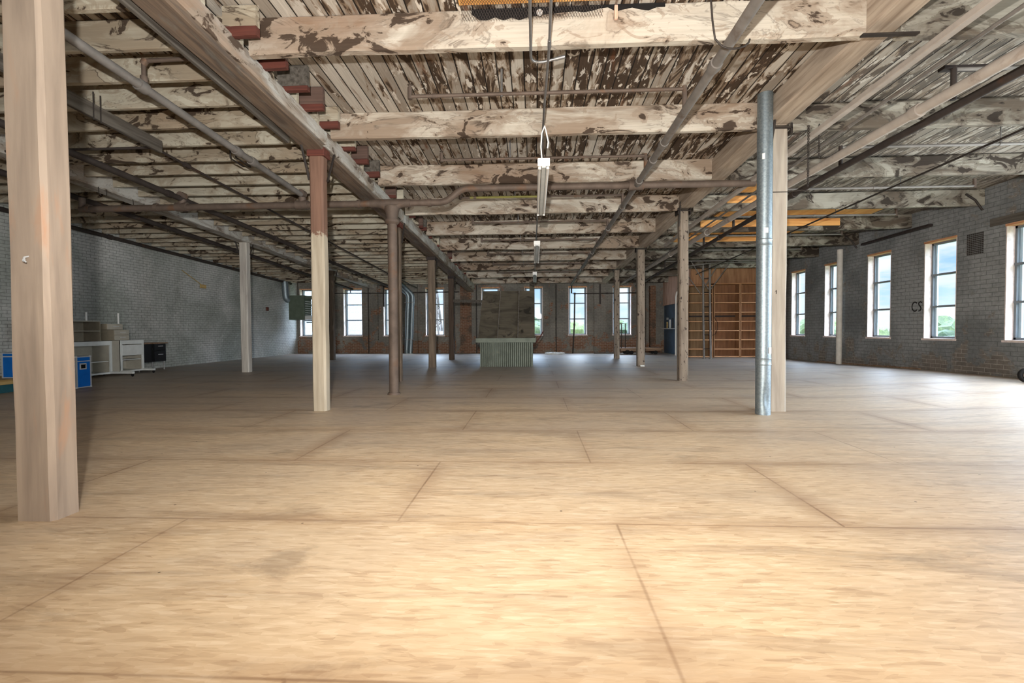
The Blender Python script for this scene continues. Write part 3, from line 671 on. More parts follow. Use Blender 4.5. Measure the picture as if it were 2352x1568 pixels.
tag(m.build('short_plank', DARKW, None, (4.6, 5.3, 3.78)), 'short dark plank nailed across the deck at upper right', 'plank')
m = MB().bbox((2.88, 4.38, 3.63), (3.36, 4.43, 3.645), .003)
tag(m.build('iron_strap', IRON, None, (3.1, 4.4, 3.64)), 'flat iron strap under the right girder at the first crossbeam', 'strap')
m = MB().timber((8.80, 11.1, 3.34), (8.80, 13.3, 3.30), .10, .06, .01, .3, .004, (1, 0, 0))
tag(m.build('ledger_board', DARKW, None, (8.8, 12, 3.3)), 'dark ledger board along the top of the right wall', 'board')
for i, y in enumerate((9.97, 13.65)):
    z = zbeam(y)-.04
    m = MB().tube([(8.55, y-.02, z+.26), (8.72, y-.03, z+.14), (8.86, y-.03, z-.06)], .02, 6)
    tag(m.build('iron_tie', IRON, None, (8.7, y, z)), ('nearer' if i == 0 else 'farther')+' dark curved iron tie at a beam end on the right wall', 'tie', 'wall ties')
# new lumber in the right bay
for i, (x0, x1, y, z0, z1, lb) in enumerate(((3.9, 4.52, 9.93, 3.60, 3.74, 'short new pine board nailed on the fourth right bay beam'), (4.0, 7.25, 11.77, 3.50, 3.67, 'long new pine board nailed on the fifth right bay beam'), (3.9, 6.9, 13.61, 3.48, 3.66, 'new pine board nailed on the sixth right bay beam'))):
    tag(MB().bbox((x0, y-.022, z0), (x1, y+.016, z1), .004).build('pine_board', PINE, None, (x0, y, z0)), lb, 'board')
for i, (x0, x1, y0, y1, lb) in enumerate(((4.0, 4.9, 8.9, 9.9, 'orange plywood patch on the deck before the short pine board'), (4.3, 7.9, 10.7, 11.7, 'orange plywood patch on the deck before the long pine board'), (4.3, 7.3, 12.7, 13.55, 'orange plywood patch on the deck before the farthest pine board'))):
    m = MB(); slab(m, x0, x1, y0, y1, lambda y: zdeck(y)-.02, .018)
    tag(m.build('plywood_patch', PLYO, None, (x0, y0, zdeck(y0))), lb, 'plywood patch')
# roof patch and wire mesh at top centre
m = MB(); slab(m, -.66, .93, 2.9, 4.36, lambda y: zdeck(y)-.02, .018)
tag(m.build('plywood_patch', PLYO, None, (0, 3.6, 3.9)), 'orange plywood patch behind wire mesh at the top centre', 'plywood patch')
rr = random.Random(11); m = MB(); pts = []
for k in range(25):
    x = -.56+1.75*k/24; pts.append((x, 3.972-.055*abs(noise.noise(V((k*.7, 1, 0))))*2-.055*math.exp(-((k-6)/5.)**2)+.012*rr.random()))
zt = zdeck(4.43)-.005
for (xa, za), (xb, zb_) in zip(pts, pts[1:]):
    P = [(xa, 4.437, za), (xb, 4.437, zb_), (xb, 4.437, zt), (xa, 4.437, zt)]; m.add(P+[(a, 4.447, c) for a, b, c in P], [(0, 1, 2, 3), (7, 6, 5, 4), (0, 4, 5, 1), (2, 6, 7, 3)])
tag(m.build('tar_paper', BLACKR, None, (0, 4.44, 3.95)), 'torn black tar paper along the top of the first crossbeam', 'tar paper')
m = MB(); x0, x1 = -.64, .62
def mp(u, v):      # sheet hangs from deck and drapes on the front of the first beam
    y = 3.2+v*1.22; z = zdeck(y)-.05
    if v > .9: y = 3.2+.9*1.22+(v-.9)*.6; z = zdeck(y)-.05-(v-.9)*1.1
    return V((x0+u*(x1-x0), y, z))
nu, nv = 52, 30
for sgn in (1, -1):
    for k in range(-nv, nu+nv):
        pts = []
        for j in range(nv+1):
            u = (k+sgn*j)/nu if sgn > 0 else (k+nv-j)/nu-nv/nu*0
            if 0 <= u <= 1: pts.append(mp(u, j/nv))
        if len(pts) > 1: m.tube(pts, .0016, 3, False)
tag(m.build('wire_mesh', RUSTD, None, (0, 4, 3.9)), 'diamond wire mesh sheet over the roof patch at the top centre', 'wire mesh')
m = MB().tube([(.062, 4.40, 3.93), (.062, 4.395, 3.93)], .03, 20).tube([(.062, 4.396, 3.93), (.062, 4.39, 3.93)], [.012, .006], 10)
tag(m.build('washer_plate', CHROME, None, (.06, 4.4, 3.93), True), 'round shiny washer plate near the wire mesh', 'washer')
tag(MB().bbox((.735, 4.41, 3.86), (.765, 4.44, 3.985), .006).build('wood_wedge', PINKW, None, (.75, 4.42, 3.9)), 'small pinkish wood wedge on the first crossbeam beside the mesh', 'wedge')
# conduits and strip lights
pipe('conduit_pipe', 'straight steel conduit running down the middle of the bay between the lights', 'conduit', [(.13, 2., 3.74), (.15, 4.45, 3.655), (.13, 5.4, 3.625), (.12, 6.3, 3.588), (.10, 7.7, 3.535), (.06, 12.5, 3.365), (.02, 20.5, 3.085)], .013, STEEL, (.13, .3))
pipe('conduit_pipe', 'steel conduit bending right with open connector end at top centre', 'conduit', [(-.03, 2., 3.73), (-.02, 4.3, 3.655)]+bend((-.02, 4.3, 3.655), (-.02, 4.70, 3.645), (.3, 4.67, 3.655), .12)+[(.3, 4.64, 3.665)], .013, STEEL, (.985,))
def striplight(label, x, y0, y1, z0, z1, first):
    t = thing('strip_light', label, 'light fixture', (x, y0, z0), 'unlit tube lights down the middle bay')
    dz = (z1-z0)/(y1-y0); sh = lambda m: setattr(m, 'v', [(a, b, c+dz*(b-y0)) for a, b, c in m.v]) or m
    m = MB(); m.add([(x-.025, y0, z0+.06), (x+.025, y0, z0+.06), (x+.065, y0, z0+.005), (x-.065, y0, z0+.005), (x-.025, y1, z0+.06), (x+.025, y1, z0+.06), (x+.065, y1, z0+.005), (x-.065, y1, z0+.005)],
          [(0, 3, 2, 1), (4, 5, 6, 7), (0, 1, 5, 4), (1, 2, 6, 5), (2, 3, 7, 6), (3, 0, 4, 7)]); m.box((x-.022, y0, z0-.035), (x+.022, y1, z0+.01))
    sh(m).build('housing', PALEM, t)
    for sx in (-.045, .045): sh(MB().cyl((x+sx, y0+.05, z0-.018), (x+sx, y1-.05, z0-.018), .016, 12)).build('tube', WHITE, t, None, True)
    for yy in (y0+.02, y1-.05):
        for sx in (-.045, .045): sh(MB().bbox((x+sx-.016, yy, z0-.045), (x+sx+.016, yy+.03, z0+.01), .004)).build('socket', WHITE, t)
    MB().bbox((x-.068, y0-.012, z0-.02), (x+.068, y0+.006, z0+.065), .003).build('end_plate', WHITE, t)
    for yy in (y0+.15, y1-.15):
        MB().cyl((x, yy, z0+dz*(yy-y0)+.05), (x, yy, 3.64-.0347*(yy-5.4)), .004, 6).build('hanger', IRON, t)
    if first:
        MB().tube([(x-.02, y0+.02, z0+.06), (x-.03, y0+.08, z0+.22), (x-.02, y0+.1, z0+.38), (x+.015, y0+.12, z0+.47), (x+.03, y0+.12, z0+.41), (x+.055, y0+.1, z0+.28), (x+.045, y0+.12, z0+.22)], .008, 8).build('power_cord', WHITE, t, None, True)
striplight('long unlit twin-tube strip light, nearest of those down the middle bay', .115, 5.36, 7.62, 2.90, 2.905, True)
striplight('unlit strip light in the middle of the row down the middle bay', .07, 10.3, 12.5, 2.90, 2.83, False)
striplight('small-looking far strip light above the hood right edge', .03, 15.4, 17.2, 2.85, 2.79, False)
# galvanised duct by the right column
t = thing('galvanised_duct', 'tall shiny galvanised duct standing beside the right column', 'duct', (2.853, 6.10, 0))
zt = zdeck(6.1)
nn = 28; m = MB(); levels = [0, .07, .15, .22, .32, .45, 1.0, zt]; vs = []; fs = []
for z in levels:
    for j in range(nn):
        a = 2*math.pi*j/nn; r = .088
        d = math.exp(-((a-4.9+2*math.pi) % (2*math.pi) if False else min(abs(a-4.9), 6.28-abs(a-4.9)))**2/.25)*math.exp(-((z-.2)/.1)**2)*.03 if z < .5 else 0
        vs.append((2.853+(r-d)*math.cos(a), 6.10+(r-d)*math.sin(a), z))
for i in range(len(levels)-1):
    for j in range(nn): fs.append((i*nn+j, i*nn+(j+1) % nn, (i+1)*nn+(j+1) % nn, (i+1)*nn+j))
m.add(vs, fs).build('duct_shell', GALV, t, None, True)
for z in (.66, 2.13): MB().tube([(2.853, 6.1, z-.045), (2.853, 6.1, z-.035), (2.853, 6.1, z-.025), (2.853, 6.1, z+.025), (2.853, 6.1, z+.035), (2.853, 6.1, z+.045)], [.089, .093, .0895, .0895, .093, .089], 28).build('joint_band', GALV, t, None, True)
for (dx, z, w, h) in ((-.05, 3.17, .03, .07), (-.02, 2.27, .05, .06), (.045, .80, .045, .075)):
    yy = 6.1-math.sqrt(.0895**2-dx*dx); M = Matrix.Translation((2.853+dx, yy-.002, z)) @ Matrix.Rotation(math.atan2(dx, .0895), 4, 'Z')
    MB().box((-w/2, -.001, -h/2), (w/2, .001, h/2), M).build('paper_label', WHITE, t)
# chain strips beside the right column
for i, (x, y, z0, z1) in enumerate(((3.43, 6.2, 2.85, 3.60), (3.56, 6.2, 3.2, 3.62))):
    m = MB()
    k = 0; z = z0
    while z < z1: m.ring((x, y, z), (0, 1, 0) if k % 2 else (1, 0, 0), .012, .004, 10, 5); z += .02; k += 1
    tag(m.build('hanging_chain', IRON, None, (x, y, z1)), ('long' if i == 0 else 'short')+' chain hanging beside the galvanised duct column', 'chain')
m = MB().tube([(3.02, 6.27, 2.80), (3.24, 6.27, 2.80), (3.36, 6.2, 2.80), (3.44, 6.2, 2.78), (3.5, 6.22, 2.72), (3.42, 6.2, 2.68), (3.5, 6.2, 2.64), (3.44, 6.22, 2.74)], .005, 6)
tag(m.build('tangled_wire', IRON, None, (3.24, 6.27, 2.8)), 'tangled black wire tied around the right column', 'wire')

# ------------------------------------------------------------------ hood and counter in the middle
t = thing('wooden_hood', 'tall sooty tapered hood on a sage green ribbed counter', 'hood', (-.8, 15, 0))
x0, x1, y0, y1 = -1.57, -.04, 13.78, 16.9
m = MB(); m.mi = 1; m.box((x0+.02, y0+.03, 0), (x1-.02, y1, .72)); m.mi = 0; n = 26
for k in range(n):
    xx = x0+(x1-x0)*(k+.5)/n; m.bbox((xx-.019, y0-.015, 0), (xx+.019, y0+.03, .71), .009)
for k in range(60):
    yy = y0+(y1-y0)*(k+.5)/60; m.box((x1-.03, yy-.02, 0), (x1, yy+.02, .71))
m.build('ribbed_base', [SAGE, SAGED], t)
MB().bbox((x0-.11, y0-.08, .70), (x1+.09, y1+.05, .83), .01).build('counter_band', SAGE, t)
zt = 2.19
def hp(f, z):  # front outline: left side slopes inward
    k = (z-.83)/(zt-.83); xl = -1.62+.15*k; return V((xl+(.02-xl)*f, 13.82+.03*k, z))
for k, (f0, f1) in enumerate(((0, .34), (.34, .70), (.70, 1))):
    a, b, c, d = hp(f0, .83), hp(f1, .83), hp(f1, zt), hp(f0, zt); q = V((0, .03, 0))
    off = V((0, (.0, .015, .0)[k], 0)); P = [p+off for p in (a, b, c, d)]
    m = MB().add(P+[p+q for p in P], [(0, 1, 2, 3), (7, 6, 5, 4), (0, 4, 5, 1), (1, 5, 6, 2), (2, 6, 7, 3), (3, 7, 4, 0)])
    m.build('front_panel', HOODM, t)
for f in (.34, .70):
    MB().tube([hp(f, .83)+V((0, -.01, 0)), hp(f, zt)+V((0, -.01, 0))], .014, 6).build('seam_batten', GREYW, t)
for f, nm in ((0, 'side_panel'), (1, 'side_panel')):
    a, d = hp(f, .83), hp(f, zt); s_ = .03 if f == 0 else -.03
    P = [a, V((a.x, y1, .83)), V((d.x, y1, zt)), d]; m = MB().add(P+[p+V((s_, .001, 0)) for p in P], [(0, 1, 2, 3), (7, 6, 5, 4), (0, 4, 5, 1), (1, 5, 6, 2), (2, 6, 7, 3), (3, 7, 4, 0)]); m.build(nm, HOODM, t)
MB().box((-1.46, 13.87, zt-.03), (.01, y1, zt)).build('top_panel', HOODM, t)
MB().box((-.13, 14.2, zt), (.02, 14.5, 2.47)).build('corner_post', HOODM, t)
tag(MB().timber((-2.86, 16.95, 2.10), (-1.75, 16.9, 2.07), .05, .10, .006, .3, .003, (0, 1, 0)).build('grey_plank', GREYW, None, (-2.8, 16.9, 2.1)), 'level grey plank joining the darkest column to the hood', 'plank')
m = MB().tube([(.05, 16.5, .60), (.2, 16.6, .8), (.32, 16.7, 1.0)], .02, 8)
tag(m.build('wooden_stick', REDW, None, (.05, 16.5, .6)), 'reddish stick leaning out from the hood right side', 'stick')

# ------------------------------------------------------------------ furniture by the left wall
def caster(m, x, y): m.ring((x, y, .035), (1, 0, 0), .022, .014, 14, 8); m.box((x-.02, y-.012, .04), (x+.02, y+.012, .10))
def carrel(label, x, y, L, h, deep, foot=.7):
    """open steel desk frame standing on edge: faces +X, length L along Y, deep along -X"""
    t = thing('steel_desk_frame', label, 'desk', (x, y, 0), 'grey steel desk frames')
    MB().bbox((x-deep, y, .10), (x, y+.035, h), .006).build('end_panel', BEIGEM, t)
    MB().bbox((x-deep, y+L-.035, .10), (x, y+L, h), .006).build('end_panel', BEIGEM, t)
    for ya in (y, y+L-.05): MB().bbox((x-.03, ya, .10), (x+.01, ya+.05, h), .005).build('front_post', PALEM, t)
    MB().bbox((x-deep, y, h-.10), (x+.005, y+L, h), .006).build('top_rail', PALEM, t)
    MB().bbox((x-deep+.02, y+.03, .12), (x-deep+.04, y+L-.03, h-.05), .004).build('back_panel', BEIGEM, t)
    MB().bbox((x-deep*.8, y+.03, h*.42), (x-.05, y+L-.03, h*.42+.02), .004).build('shelf', PALEM, t)
    MB().bbox((x-deep, y, .07), (x, y+L, .11), .005).build('base_rail', PALEM, t)
    for yy in (y+.02, y+L-.02):
        MB().bbox((x-.05, yy-.03, .07), (x+foot, yy+.03, .12), .005).build('foot_rail', PALEM, t)
        for xx in (x+foot-.03, x-deep+.05):
            m = MB(); caster(m, xx, yy); m.build('caster', BLACKR, t, None, True)
    return t
carrel('open grey steel desk frame directly behind the blue flight case', -10.1, 9.75, 1.25, .85, .5, .55)
t = carrel('grey steel desk frame with white modesty panel beside the black desk', -10.12, 11.26, .70, .86, .5, .3)
MB().bbox((-10.13, 11.30, .48), (-10.10, 11.92, .74), .004).build('modesty_panel', PALEM, t)
MB().bbox((-10.60, 11.03, .10), (-10.12, 11.24, .86), .006).build('side_panel', BEIGEM, t)
t = thing('steel_shelf_unit', 'beige open two-tier shelf unit on top of the grey desk frame', 'shelf', (-10.3, 10, .86))
MB().bbox((-10.5, 9.45, 1.30), (-10.08, 10.70, 1.325), .004).build('top_shelf', BEIGEM, t)
MB().bbox((-10.5, 9.45, 1.08), (-10.08, 10.70, 1.10), .004).build('middle_shelf', BEIGEM, t)
MB().bbox((-10.5, 9.45, .855), (-10.48, 10.70, 1.30), .004).build('back_panel', BEIGED, t)
for y in (9.45, 10.68): MB().bbox((-10.5, y, .855), (-10.08, y+.02, 1.305), .004).build('end_panel', BEIGED, t)
MB().bbox((-10.49, 9.9, .855), (-10.45, 9.95, 1.30), .004).build('upright', BLACKM, t)
def drawers(label, x, y, z, w, d, hs):
    t = thing('steel_drawer_unit', label, 'drawer unit', (x, y, z), 'stacked drawer units'); H = sum(hs)
    MB().bbox((x-d, y, z), (x-.02, y+w, z+H), .006).build('casing', BEIGED, t); zz = z
    for h in hs:
        f = MB().bbox((x-.02, y+.005, zz+.005), (x, y+w-.005, zz+h-.005), .005).build('drawer_front', BEIGEM, t)
        MB().bbox((x, y+w*.32, zz+h*.5), (x+.012, y+w*.72, zz+h*.5+.012), .003).build('handle', CHROME, f); zz += h
drawers('beige drawer unit with two drawers, lower in the stack by the wall', -10.0, 10.98, .866, .42, .5, (.125, .125))
drawers('single-drawer beige unit on top of the two-drawer unit', -10.02, 10.82, 1.118, .42, .5, (.14,))
for i, (y, x, z0, z1) in enumerate(((10.42, -10.15, 1.327, 1.52), (11.16, -10.06, 1.26, 1.52))):
    m = MB().bbox((x-.012, y-.016, z0), (x+.012, y+.016, z1), .003)
    tag(m.build('white_post', WHITE, None, (x, y, z0)), ('left' if i == 0 else 'right')+' short white post standing on the stacked steel furniture', 'post', 'short white posts')
t = thing('black_desk', 'black steel desk with two chrome-handled drawers by the left wall', 'desk', (-10.4, 12.35, 0))
MB().bbox((-10.85, 12.1, .735), (-10.38, 13.12, .765), .004).build('top', CARTW, t)
MB().bbox((-10.84, 12.12, .24), (-10.44, 12.62, .735), .006).build('side_box', BLACKM, t)
MB().bbox((-10.84, 12.62, .24), (-10.42, 13.08, .735), .006).build('drawer_box', BLACKM, t)
for z, h in ((.26, .27), (.54, .19)):
    f = MB().bbox((-10.42, 12.65, z), (-10.40, 13.06, z+h), .006).build('drawer_front', BLACKM, t)
    MB().bbox((-10.40, 12.78, z+h*.62), (-10.385, 12.95, z+h*.62+.016), .003).build('handle', CHROME, f)
for y in (12.2, 13.06):
    for x in (-10.46, -10.8): MB().cyl((x, y, 0), (x, y, .25), .016, 10).build('leg', STEEL, t, None, True)
def flight_case(label, x, y, z, w, d, h):
    t = thing('flight_case', label, 'flight case', (x, y, z), 'blue flight cases')
    MB().bbox((x-d, y, z), (x, y+w, z+h), .004).build('body', BLUE, t)
    m = MB(); e = .017
    for yy in (y, y+w-e):
        for xx in (x-d, x-e): m.box((xx-.004, yy-.004, z-.003), (xx+e+.004, yy+e+.004, z+h+.003))
    for zz in (z, z+h*.83, z+h-e):
        m.box((x-e, y, zz), (x+.005, y+w, zz+e)); m.box((x-d-.005, y, zz), (x-d+e, y+w, zz+e)); m.box((x-d, y-.005, zz), (x, y+e, zz+e)); m.box((x-d, y+w-e, zz), (x, y+w+.005, zz+e))
    m.build('edge_trim', CHROME, t)
    for yy in (y, y+w):
        for zz in (z, z+h):
            bm = bmesh.new(); bmesh.ops.create_icosphere(bm, subdivisions=2, radius=.026); MB().bm(bm, Matrix.Translation((x-.012, yy+(.008 if yy == y else -.008), zz+(.008 if zz == z else -.008)))).build('corner_cap', CHROME, t, None, True)
    m = MB(); yc = y+w*.45; zc_ = z+h*.68
    m.bbox((x, yc-.07, zc_-.06), (x+.006, yc+.07, zc_+.06), .004); hm = m.build('handle_plate', CHROME, t)
    MB().bbox((x+.004, yc-.045, zc_-.038), (x+.008, yc+.045, zc_+.03), .003).build('handle_recess', BLACKM, hm)
    MB().cyl((x+.012, yc-.045, zc_+.03), (x+.012, yc+.045, zc_+.03), .006, 8).build('grip', BLACKR, hm)
flight_case('blue flight case with metal corners on the floor by the foreground column', -8.64, 8.64, 0.005, .30, .42, .60)
flight_case('blue flight case on a low platform at the left edge', -9.38, 8.25, .24, .36, .28, .46)
t = thing('low_platform', 'low tan-topped platform with teal base at the left edge', 'platform', (-9.4, 8, 0))
MB().bbox((-10.2, 7.6, .15), (-9.30, 8.75, .24), .006).build('top_board', TANW, t); MB().bbox((-10.15, 7.65, 0), (-9.36, 8.7, .15), .006).build('base', TEAL, t)
# heater and ducts in the far left corner
t = thing('unit_heater', 'grey-green heater cabinet mounted high in the far left corner', 'heater', (-10.4, 20.6, 1.55))
MB().bbox((-10.77, 20.6, 1.55), (-10.08, 21.3, 2.62), .015).build('cabinet', GREENM, t)
MB().bbox((-10.08, 20.66, 2.48), (-9.75, 21.25, 2.60), .01).build('hood_lip', GREENM, t)
m = MB()
for k in range(7): m.box((-10.08, 20.7, 1.75+k*.1), (-10.0, 21.2, 1.77+k*.1))
m.build('louvre', PALEM, t); MB().bbox((-10.08, 20.66, 1.55), (-9.8, 21.25, 1.72), .01).build('outlet', PALEM, t)
MB().cyl((-10.5, 20.9, 2.62), (-10.5, 20.9, zj(20.9)+.1), .012, 6).build('hanger', IRON, t)
MB().tube([(-10.82, 20.75, zj(20.7)), (-10.82, 20.75, 2.45), (-10.82, 20.75, 2.0)], .02, 8).build('gas_pipe', GREYP, t, None, True)
m = MB().tube([(-10.9, 20.55, zj(20.5)+.05), (-10.88, 20.55, 2.75)]+bend((-10.88, 20.55, 2.75), (-10.86, 20.57, 2.45), (-10.78, 20.7, 2.4), .12), .13, 20)
t = m.build('round_duct', GALV, None, (-10.9, 20.5, 3), True); tag(t, 'short galvanised elbow duct over the grey-green heater', 'duct')
for z in (3.1, 2.85): MB().cyl((-10.89, 20.55, z-.015), (-10.89, 20.55, z+.015), .136, 20).build('joint_band', GALV, t, None, True)
t = thing('round_duct', 'galvanised double duct with angled top standing against the far wall', 'duct', (-5.7, 21.4, 0))
for i, (x, r) in enumerate(((-5.72, .10), (-5.53, .085))):
    MB().tube([(x-.08, 21.5, 0), (x-.03, 21.5, .8), (x+.04, 21.48, 2.4)]+bend((x+.04, 21.48, 2.4), (x+.04, 21.48, 2.68), (x-.3, 21.3, 3.02), .12)+[(x-.34, 21.25, 3.08), (x-.5, 20.9, 3.25)], r, 18).build('duct_run', GALV, t, None, True)
MB().bbox((-5.95, 21.38, 0), (-5.50, 21.62, .02), .004).build('foot_plate', PALEM, t)
for z in (.62, 2.3): MB().bbox((-5.86, 21.38, z), (-5.42, 21.61, z+.03), .006).build('clamp', STEEL, t)
# pipes on the far wall
pipe('wall_pipe', 'thin dark pipe along the far wall left windows', 'pipe', [(-9.3, 21.7, 2.78), (-6.6, 21.7, 2.77), (-3.4, 21.7, 2.80)], .022, IRON, (.3, .7))
m = MB().tube([(-8.75, 21.68, 3.03), (-8.45, 21.68, 3.0), (-8.42, 21.68, 2.95), (-8.42, 21.68, 2.8)], .022, 8)
tag(m.build('wall_pipe', IRON, None, (-8.4, 21.7, 2.8), True), 'short bent pipe across the second far window top', 'pipe')
pipe('wall_pipe', 'dark pipe down to the floor in front of the far window right of the hood', 'pipe', [(1.68, 21.5, 3.05), (1.68, 21.5, 2.68), (1.82, 21.5, 2.66), (1.80, 21.5, 1.3), (1.73, 21.5, 0)], .032, IRON, (.16, .6))
pipe('wall_pipe', 'thin level pipe along the far wall right windows', 'pipe', [(1.82, 21.6, 2.66), (4.7, 21.6, 2.68)], .025, IRON, (.5,))
for i, (x, z0, lb) in enumerate(((-7.62, 0, 'pipe down the far wall beside the second window'), (1.0, .0, 'dark conduit down the far wall right of the hood'), (-2.62, 0, 'thin dark conduit just left of the hood'), (-9.98, 0, 'dark pipe down from the heater to the floor'))):
    ztp = (3.1, 3.1, 3.1, 1.45)[i]; xx = (0, .0, 0, -.55)[i]
    pts = [(x, YF-.14, z0), (x, YF-.14, ztp)] + ([(x+xx, YF-.14, ztp)] if xx else [])
    pipe('wall_pipe', lb, 'pipe', pts, .024, IRON, (.5,))
for i, (x, z0) in enumerate(((-6.9, 2.15), (2.98, 2.2))):
    tag(MB().bbox((x-.035, YF-.16, z0), (x+.035, YF-.11, 3.1), .005).build('hanging_strap', IRON, None, (x, YF-.14, z0)), 'dark strap hanging on the far wall, %s' % ('left of the riser pipe' if i == 0 else 'between the two right far windows'), 'strap')
tag(MB().bbox((4.85, YF-.05, 1.75), (5.0, YF-.01, 1.90), .006).build('switch_box', PALEM, None, (4.9, YF, 1.8)), 'small pale switch box on the far wall right end', 'switch box')
m = MB().bbox((5.18, YF-.3, .0), (5.42, YF-.02, 3.0), .01)
tag(m.build('brick_pier', BR_X, None, (5.3, YF, 0)), 'brick pier at the far wall right end', 'pier')

# ------------------------------------------------------------------ bookshelves, ladder frame, cart
def bookcase(label, x0, x1, mat_b, top=2.73):
    t = thing('bookcase', label, 'bookcase', ((x0+x1)/2, 18.2, 0), 'wall bookcases'); y0, y1 = 18.0, 18.40
    for x in (x0, x1-.035): MB().bbox((x, y0, 0), (x+.035, y1, top), .004).build('side_panel', WALN, t)
    MB().box((x0+.03, y1-.02, 0), (x1-.03, y1, top)).build('back_panel', mat_b, t)
    MB().bbox((x0, y0-.005, top-.03), (x1, y1, top+.01), .004).build('top_panel', WALNX, t)
    for z in (.03, .31, .65, .99, 1.33, 1.665, 2.02, 2.36): MB().bbox((x0+.03, y0+.005, z-.014), (x1-.03, y1-.02, z+.014), .003).build('shelf', SHELFW, t)
    MB().box((x0+.035, y1-.05, 1.50), (x1-.035, y1-.02, 1.56)).build('back_rail', DARKW, t)
bookcase('left olive-backed section of the empty brown bookshelves', 5.68, 6.60, OLIVEW, 2.66)
bookcase('middle section of the empty brown bookshelves', 6.63, 7.58, WALNB)
bookcase('right section of the empty brown bookshelves next to the duct', 7.59, 8.85, WALNB)
m = MB().box((5.9, 18.36, 2.74), (XR-.02, 18.41, zdeck(18.4)-.02)); m.box((7.6, 18.33, 2.75), (7.64, 18.37, 3.2))
tag(m.build('plywood_fascia', WALN, None, (7, 18.4, 2.74)), 'brown plywood fascia above the bookshelves', 'fascia')
t = thing('pipe_ladder', 'tall grey pipe ladder frame with slanting braces before the bookshelves', 'ladder', (6.15, 17.3, 0))
for x, y in ((6.02, 17.35), (6.20, 17.2)):
    MB().tube([(x+.03, y, 0), (x, y, 1.5), (x-.02, y, 3.35)], .036, 12).build('rail', GREYP, t, None, True)
    MB().tube([(x+.03, y, 0), (x+.03, y, .02)], .06, 12).build('foot', GREYP, t, None, True)
for z in (.35, .85, 1.35, 1.85, 2.35, 2.85): MB().cyl((6.02, 17.35, z), (6.20, 17.2, z), .014, 8).build('rung', IRON, t)
for a, b in (((5.55, 17.25, 3.45), (6.14, 17.2, 2.45)), ((6.95, 17.25, 3.45), (6.22, 17.2, 2.45)), ((5.45, 17.3, 2.95), (5.9, 17.3, 2.30)), ((6.6, 17.5, 3.4), (6.05, 17.4, 2.5))):
    MB().cyl(a, b, .016, 8).build('brace', GREYP, t, None, True)
pipe('hose_loop', 'dark cable loop hanging on the middle bookshelves', 'cable', [(6.62, 17.97, 1.5), (6.74, 17.96, 1.30), (6.75, 17.96, 1.05), (6.66, 17.97, .85), (6.55, 17.97, .82)], .008, BLACKR, ())
# shelf and oddments on the dark blue wall
tag(MB().bbox((5.68, 19.4, 1.06), (5.86, 22.4-.6, 1.09), .004).build('wall_shelf', PALEM, None, (5.8, 20.5, 1.06)), 'narrow shelf on the dark blue partition wall', 'shelf')
for i, (y, z, h, w, mt, lb) in enumerate(((21.0, 1.091, .28, .10, TANW, 'tan upright scrap on the narrow wall shelf'), (20.55, 1.10, .36, .16, PALEM, 'rounded pale scrap on the narrow wall shelf'), (20.2, 1.091, .44, .05, BLACKM, 'thin black upright on the narrow wall shelf'))):
    tag(MB().bbox((5.74, y, z), (5.79, y+w, z+h), .02).build('shelf_item', mt, None, (5.76, y, z)), lb, 'object')
tag(MB().bbox((5.84, 21.2, 1.46), (5.858, 21.45, 1.56), .003).build('paper_note', PALEM, None, (5.85, 21.3, 1.5)), 'small pale note on the dark blue wall', 'note')
m = MB().tube([(5.70, 19.55, 0), (5.70, 19.55, 2.35)]+bend((5.7, 19.55, 2.35), (5.72, 19.5, 2.55), (5.85, 19.4, 2.6), .08), .035, 12)
tag(m.build('white_pipe', WHITE, None, (5.7, 19.5, .2), True), 'bright white pipe on the dark blue wall behind the speckled column', 'pipe')
t = thing('platform_cart', 'low wooden platform cart with upright end handle by the far windows', 'cart', (4.5, 20.5, 0))
MB().bbox((3.62, 20.3, .22), (5.40, 20.95, .27), .01).build('deck', CARTW, t)
m = MB()
for y in (20.34, 20.9): m.bbox((3.66, y, .14), (5.34, y+.05, .22), .006)
m.build('under_frame', CARTW, t)
m = MB()
for y in (20.36, 20.88): m.tube([(3.68, y, .25), (3.68, y, 1.30)], .02, 8)
m.build('handle_upright', RUSTD, t, None, True)
m = MB().box((3.66, 20.34, 1.27), (3.72, 20.9, 1.31)).box((3.66, 20.34, .92), (3.72, 20.9, .95)); m.build('handle_bar', RUSTD, t)
MB().tube([(3.68, 20.36, 1.3), (3.84, 20.36, 1.3), (3.84, 20.36, .25)], .018, 8).build('handle_frame', RUSTD, t, None, True)
for x, r in ((3.92, .105), (4.1, .085), (5.1, .085)):
    for y in (20.36, 20.9):
        m = MB().ring((x, y, r), (0, 1, 0), r-.025, .025, 18, 8).cyl((x, y-.02, r), (x, y+.02, r), r*.62, 14); m.build('wheel', BLACKR, t, None, True)
# debris
m = MB(); rr = random.Random(3)
for k in range(5):
    bm = bmesh.new(); bmesh.ops.create_icosphere(bm, subdivisions=3, radius=.11+.05*rr.random())
    for v in bm.verts: v.co *= 1+.45*noise.noise(v.co*14+V((k*7, 0, 0))); 
    m.bm(bm, Matrix.Translation((.62+.13*k, 20.6+.1*rr.random(), .03)) @ Matrix.Diagonal((1.2, 1, .45, 1)))
tag(m.build('plastic_bag', PAPER, None, (.9, 20.6, 0)), 'crumpled white plastic bag on the floor right of the hood', 'bag')
tag(MB().bbox((2.62, 21.0, 0), (3.75, 21.2, .045), .006).build('loose_board', GREYW, None, (3.1, 21.1, 0)), 'loose grey board lying on the floor by the far wall', 'board')
tag(MB().bbox((3.30, 13.72, 0), (3.42, 13.78, .035), .01, Matrix.Rotation(.02, 4, 'Z')).build('paper_scrap', PAPER, None, (3.35, 13.7, 0)), 'white scrap at the foot of the third right column', 'scrap')
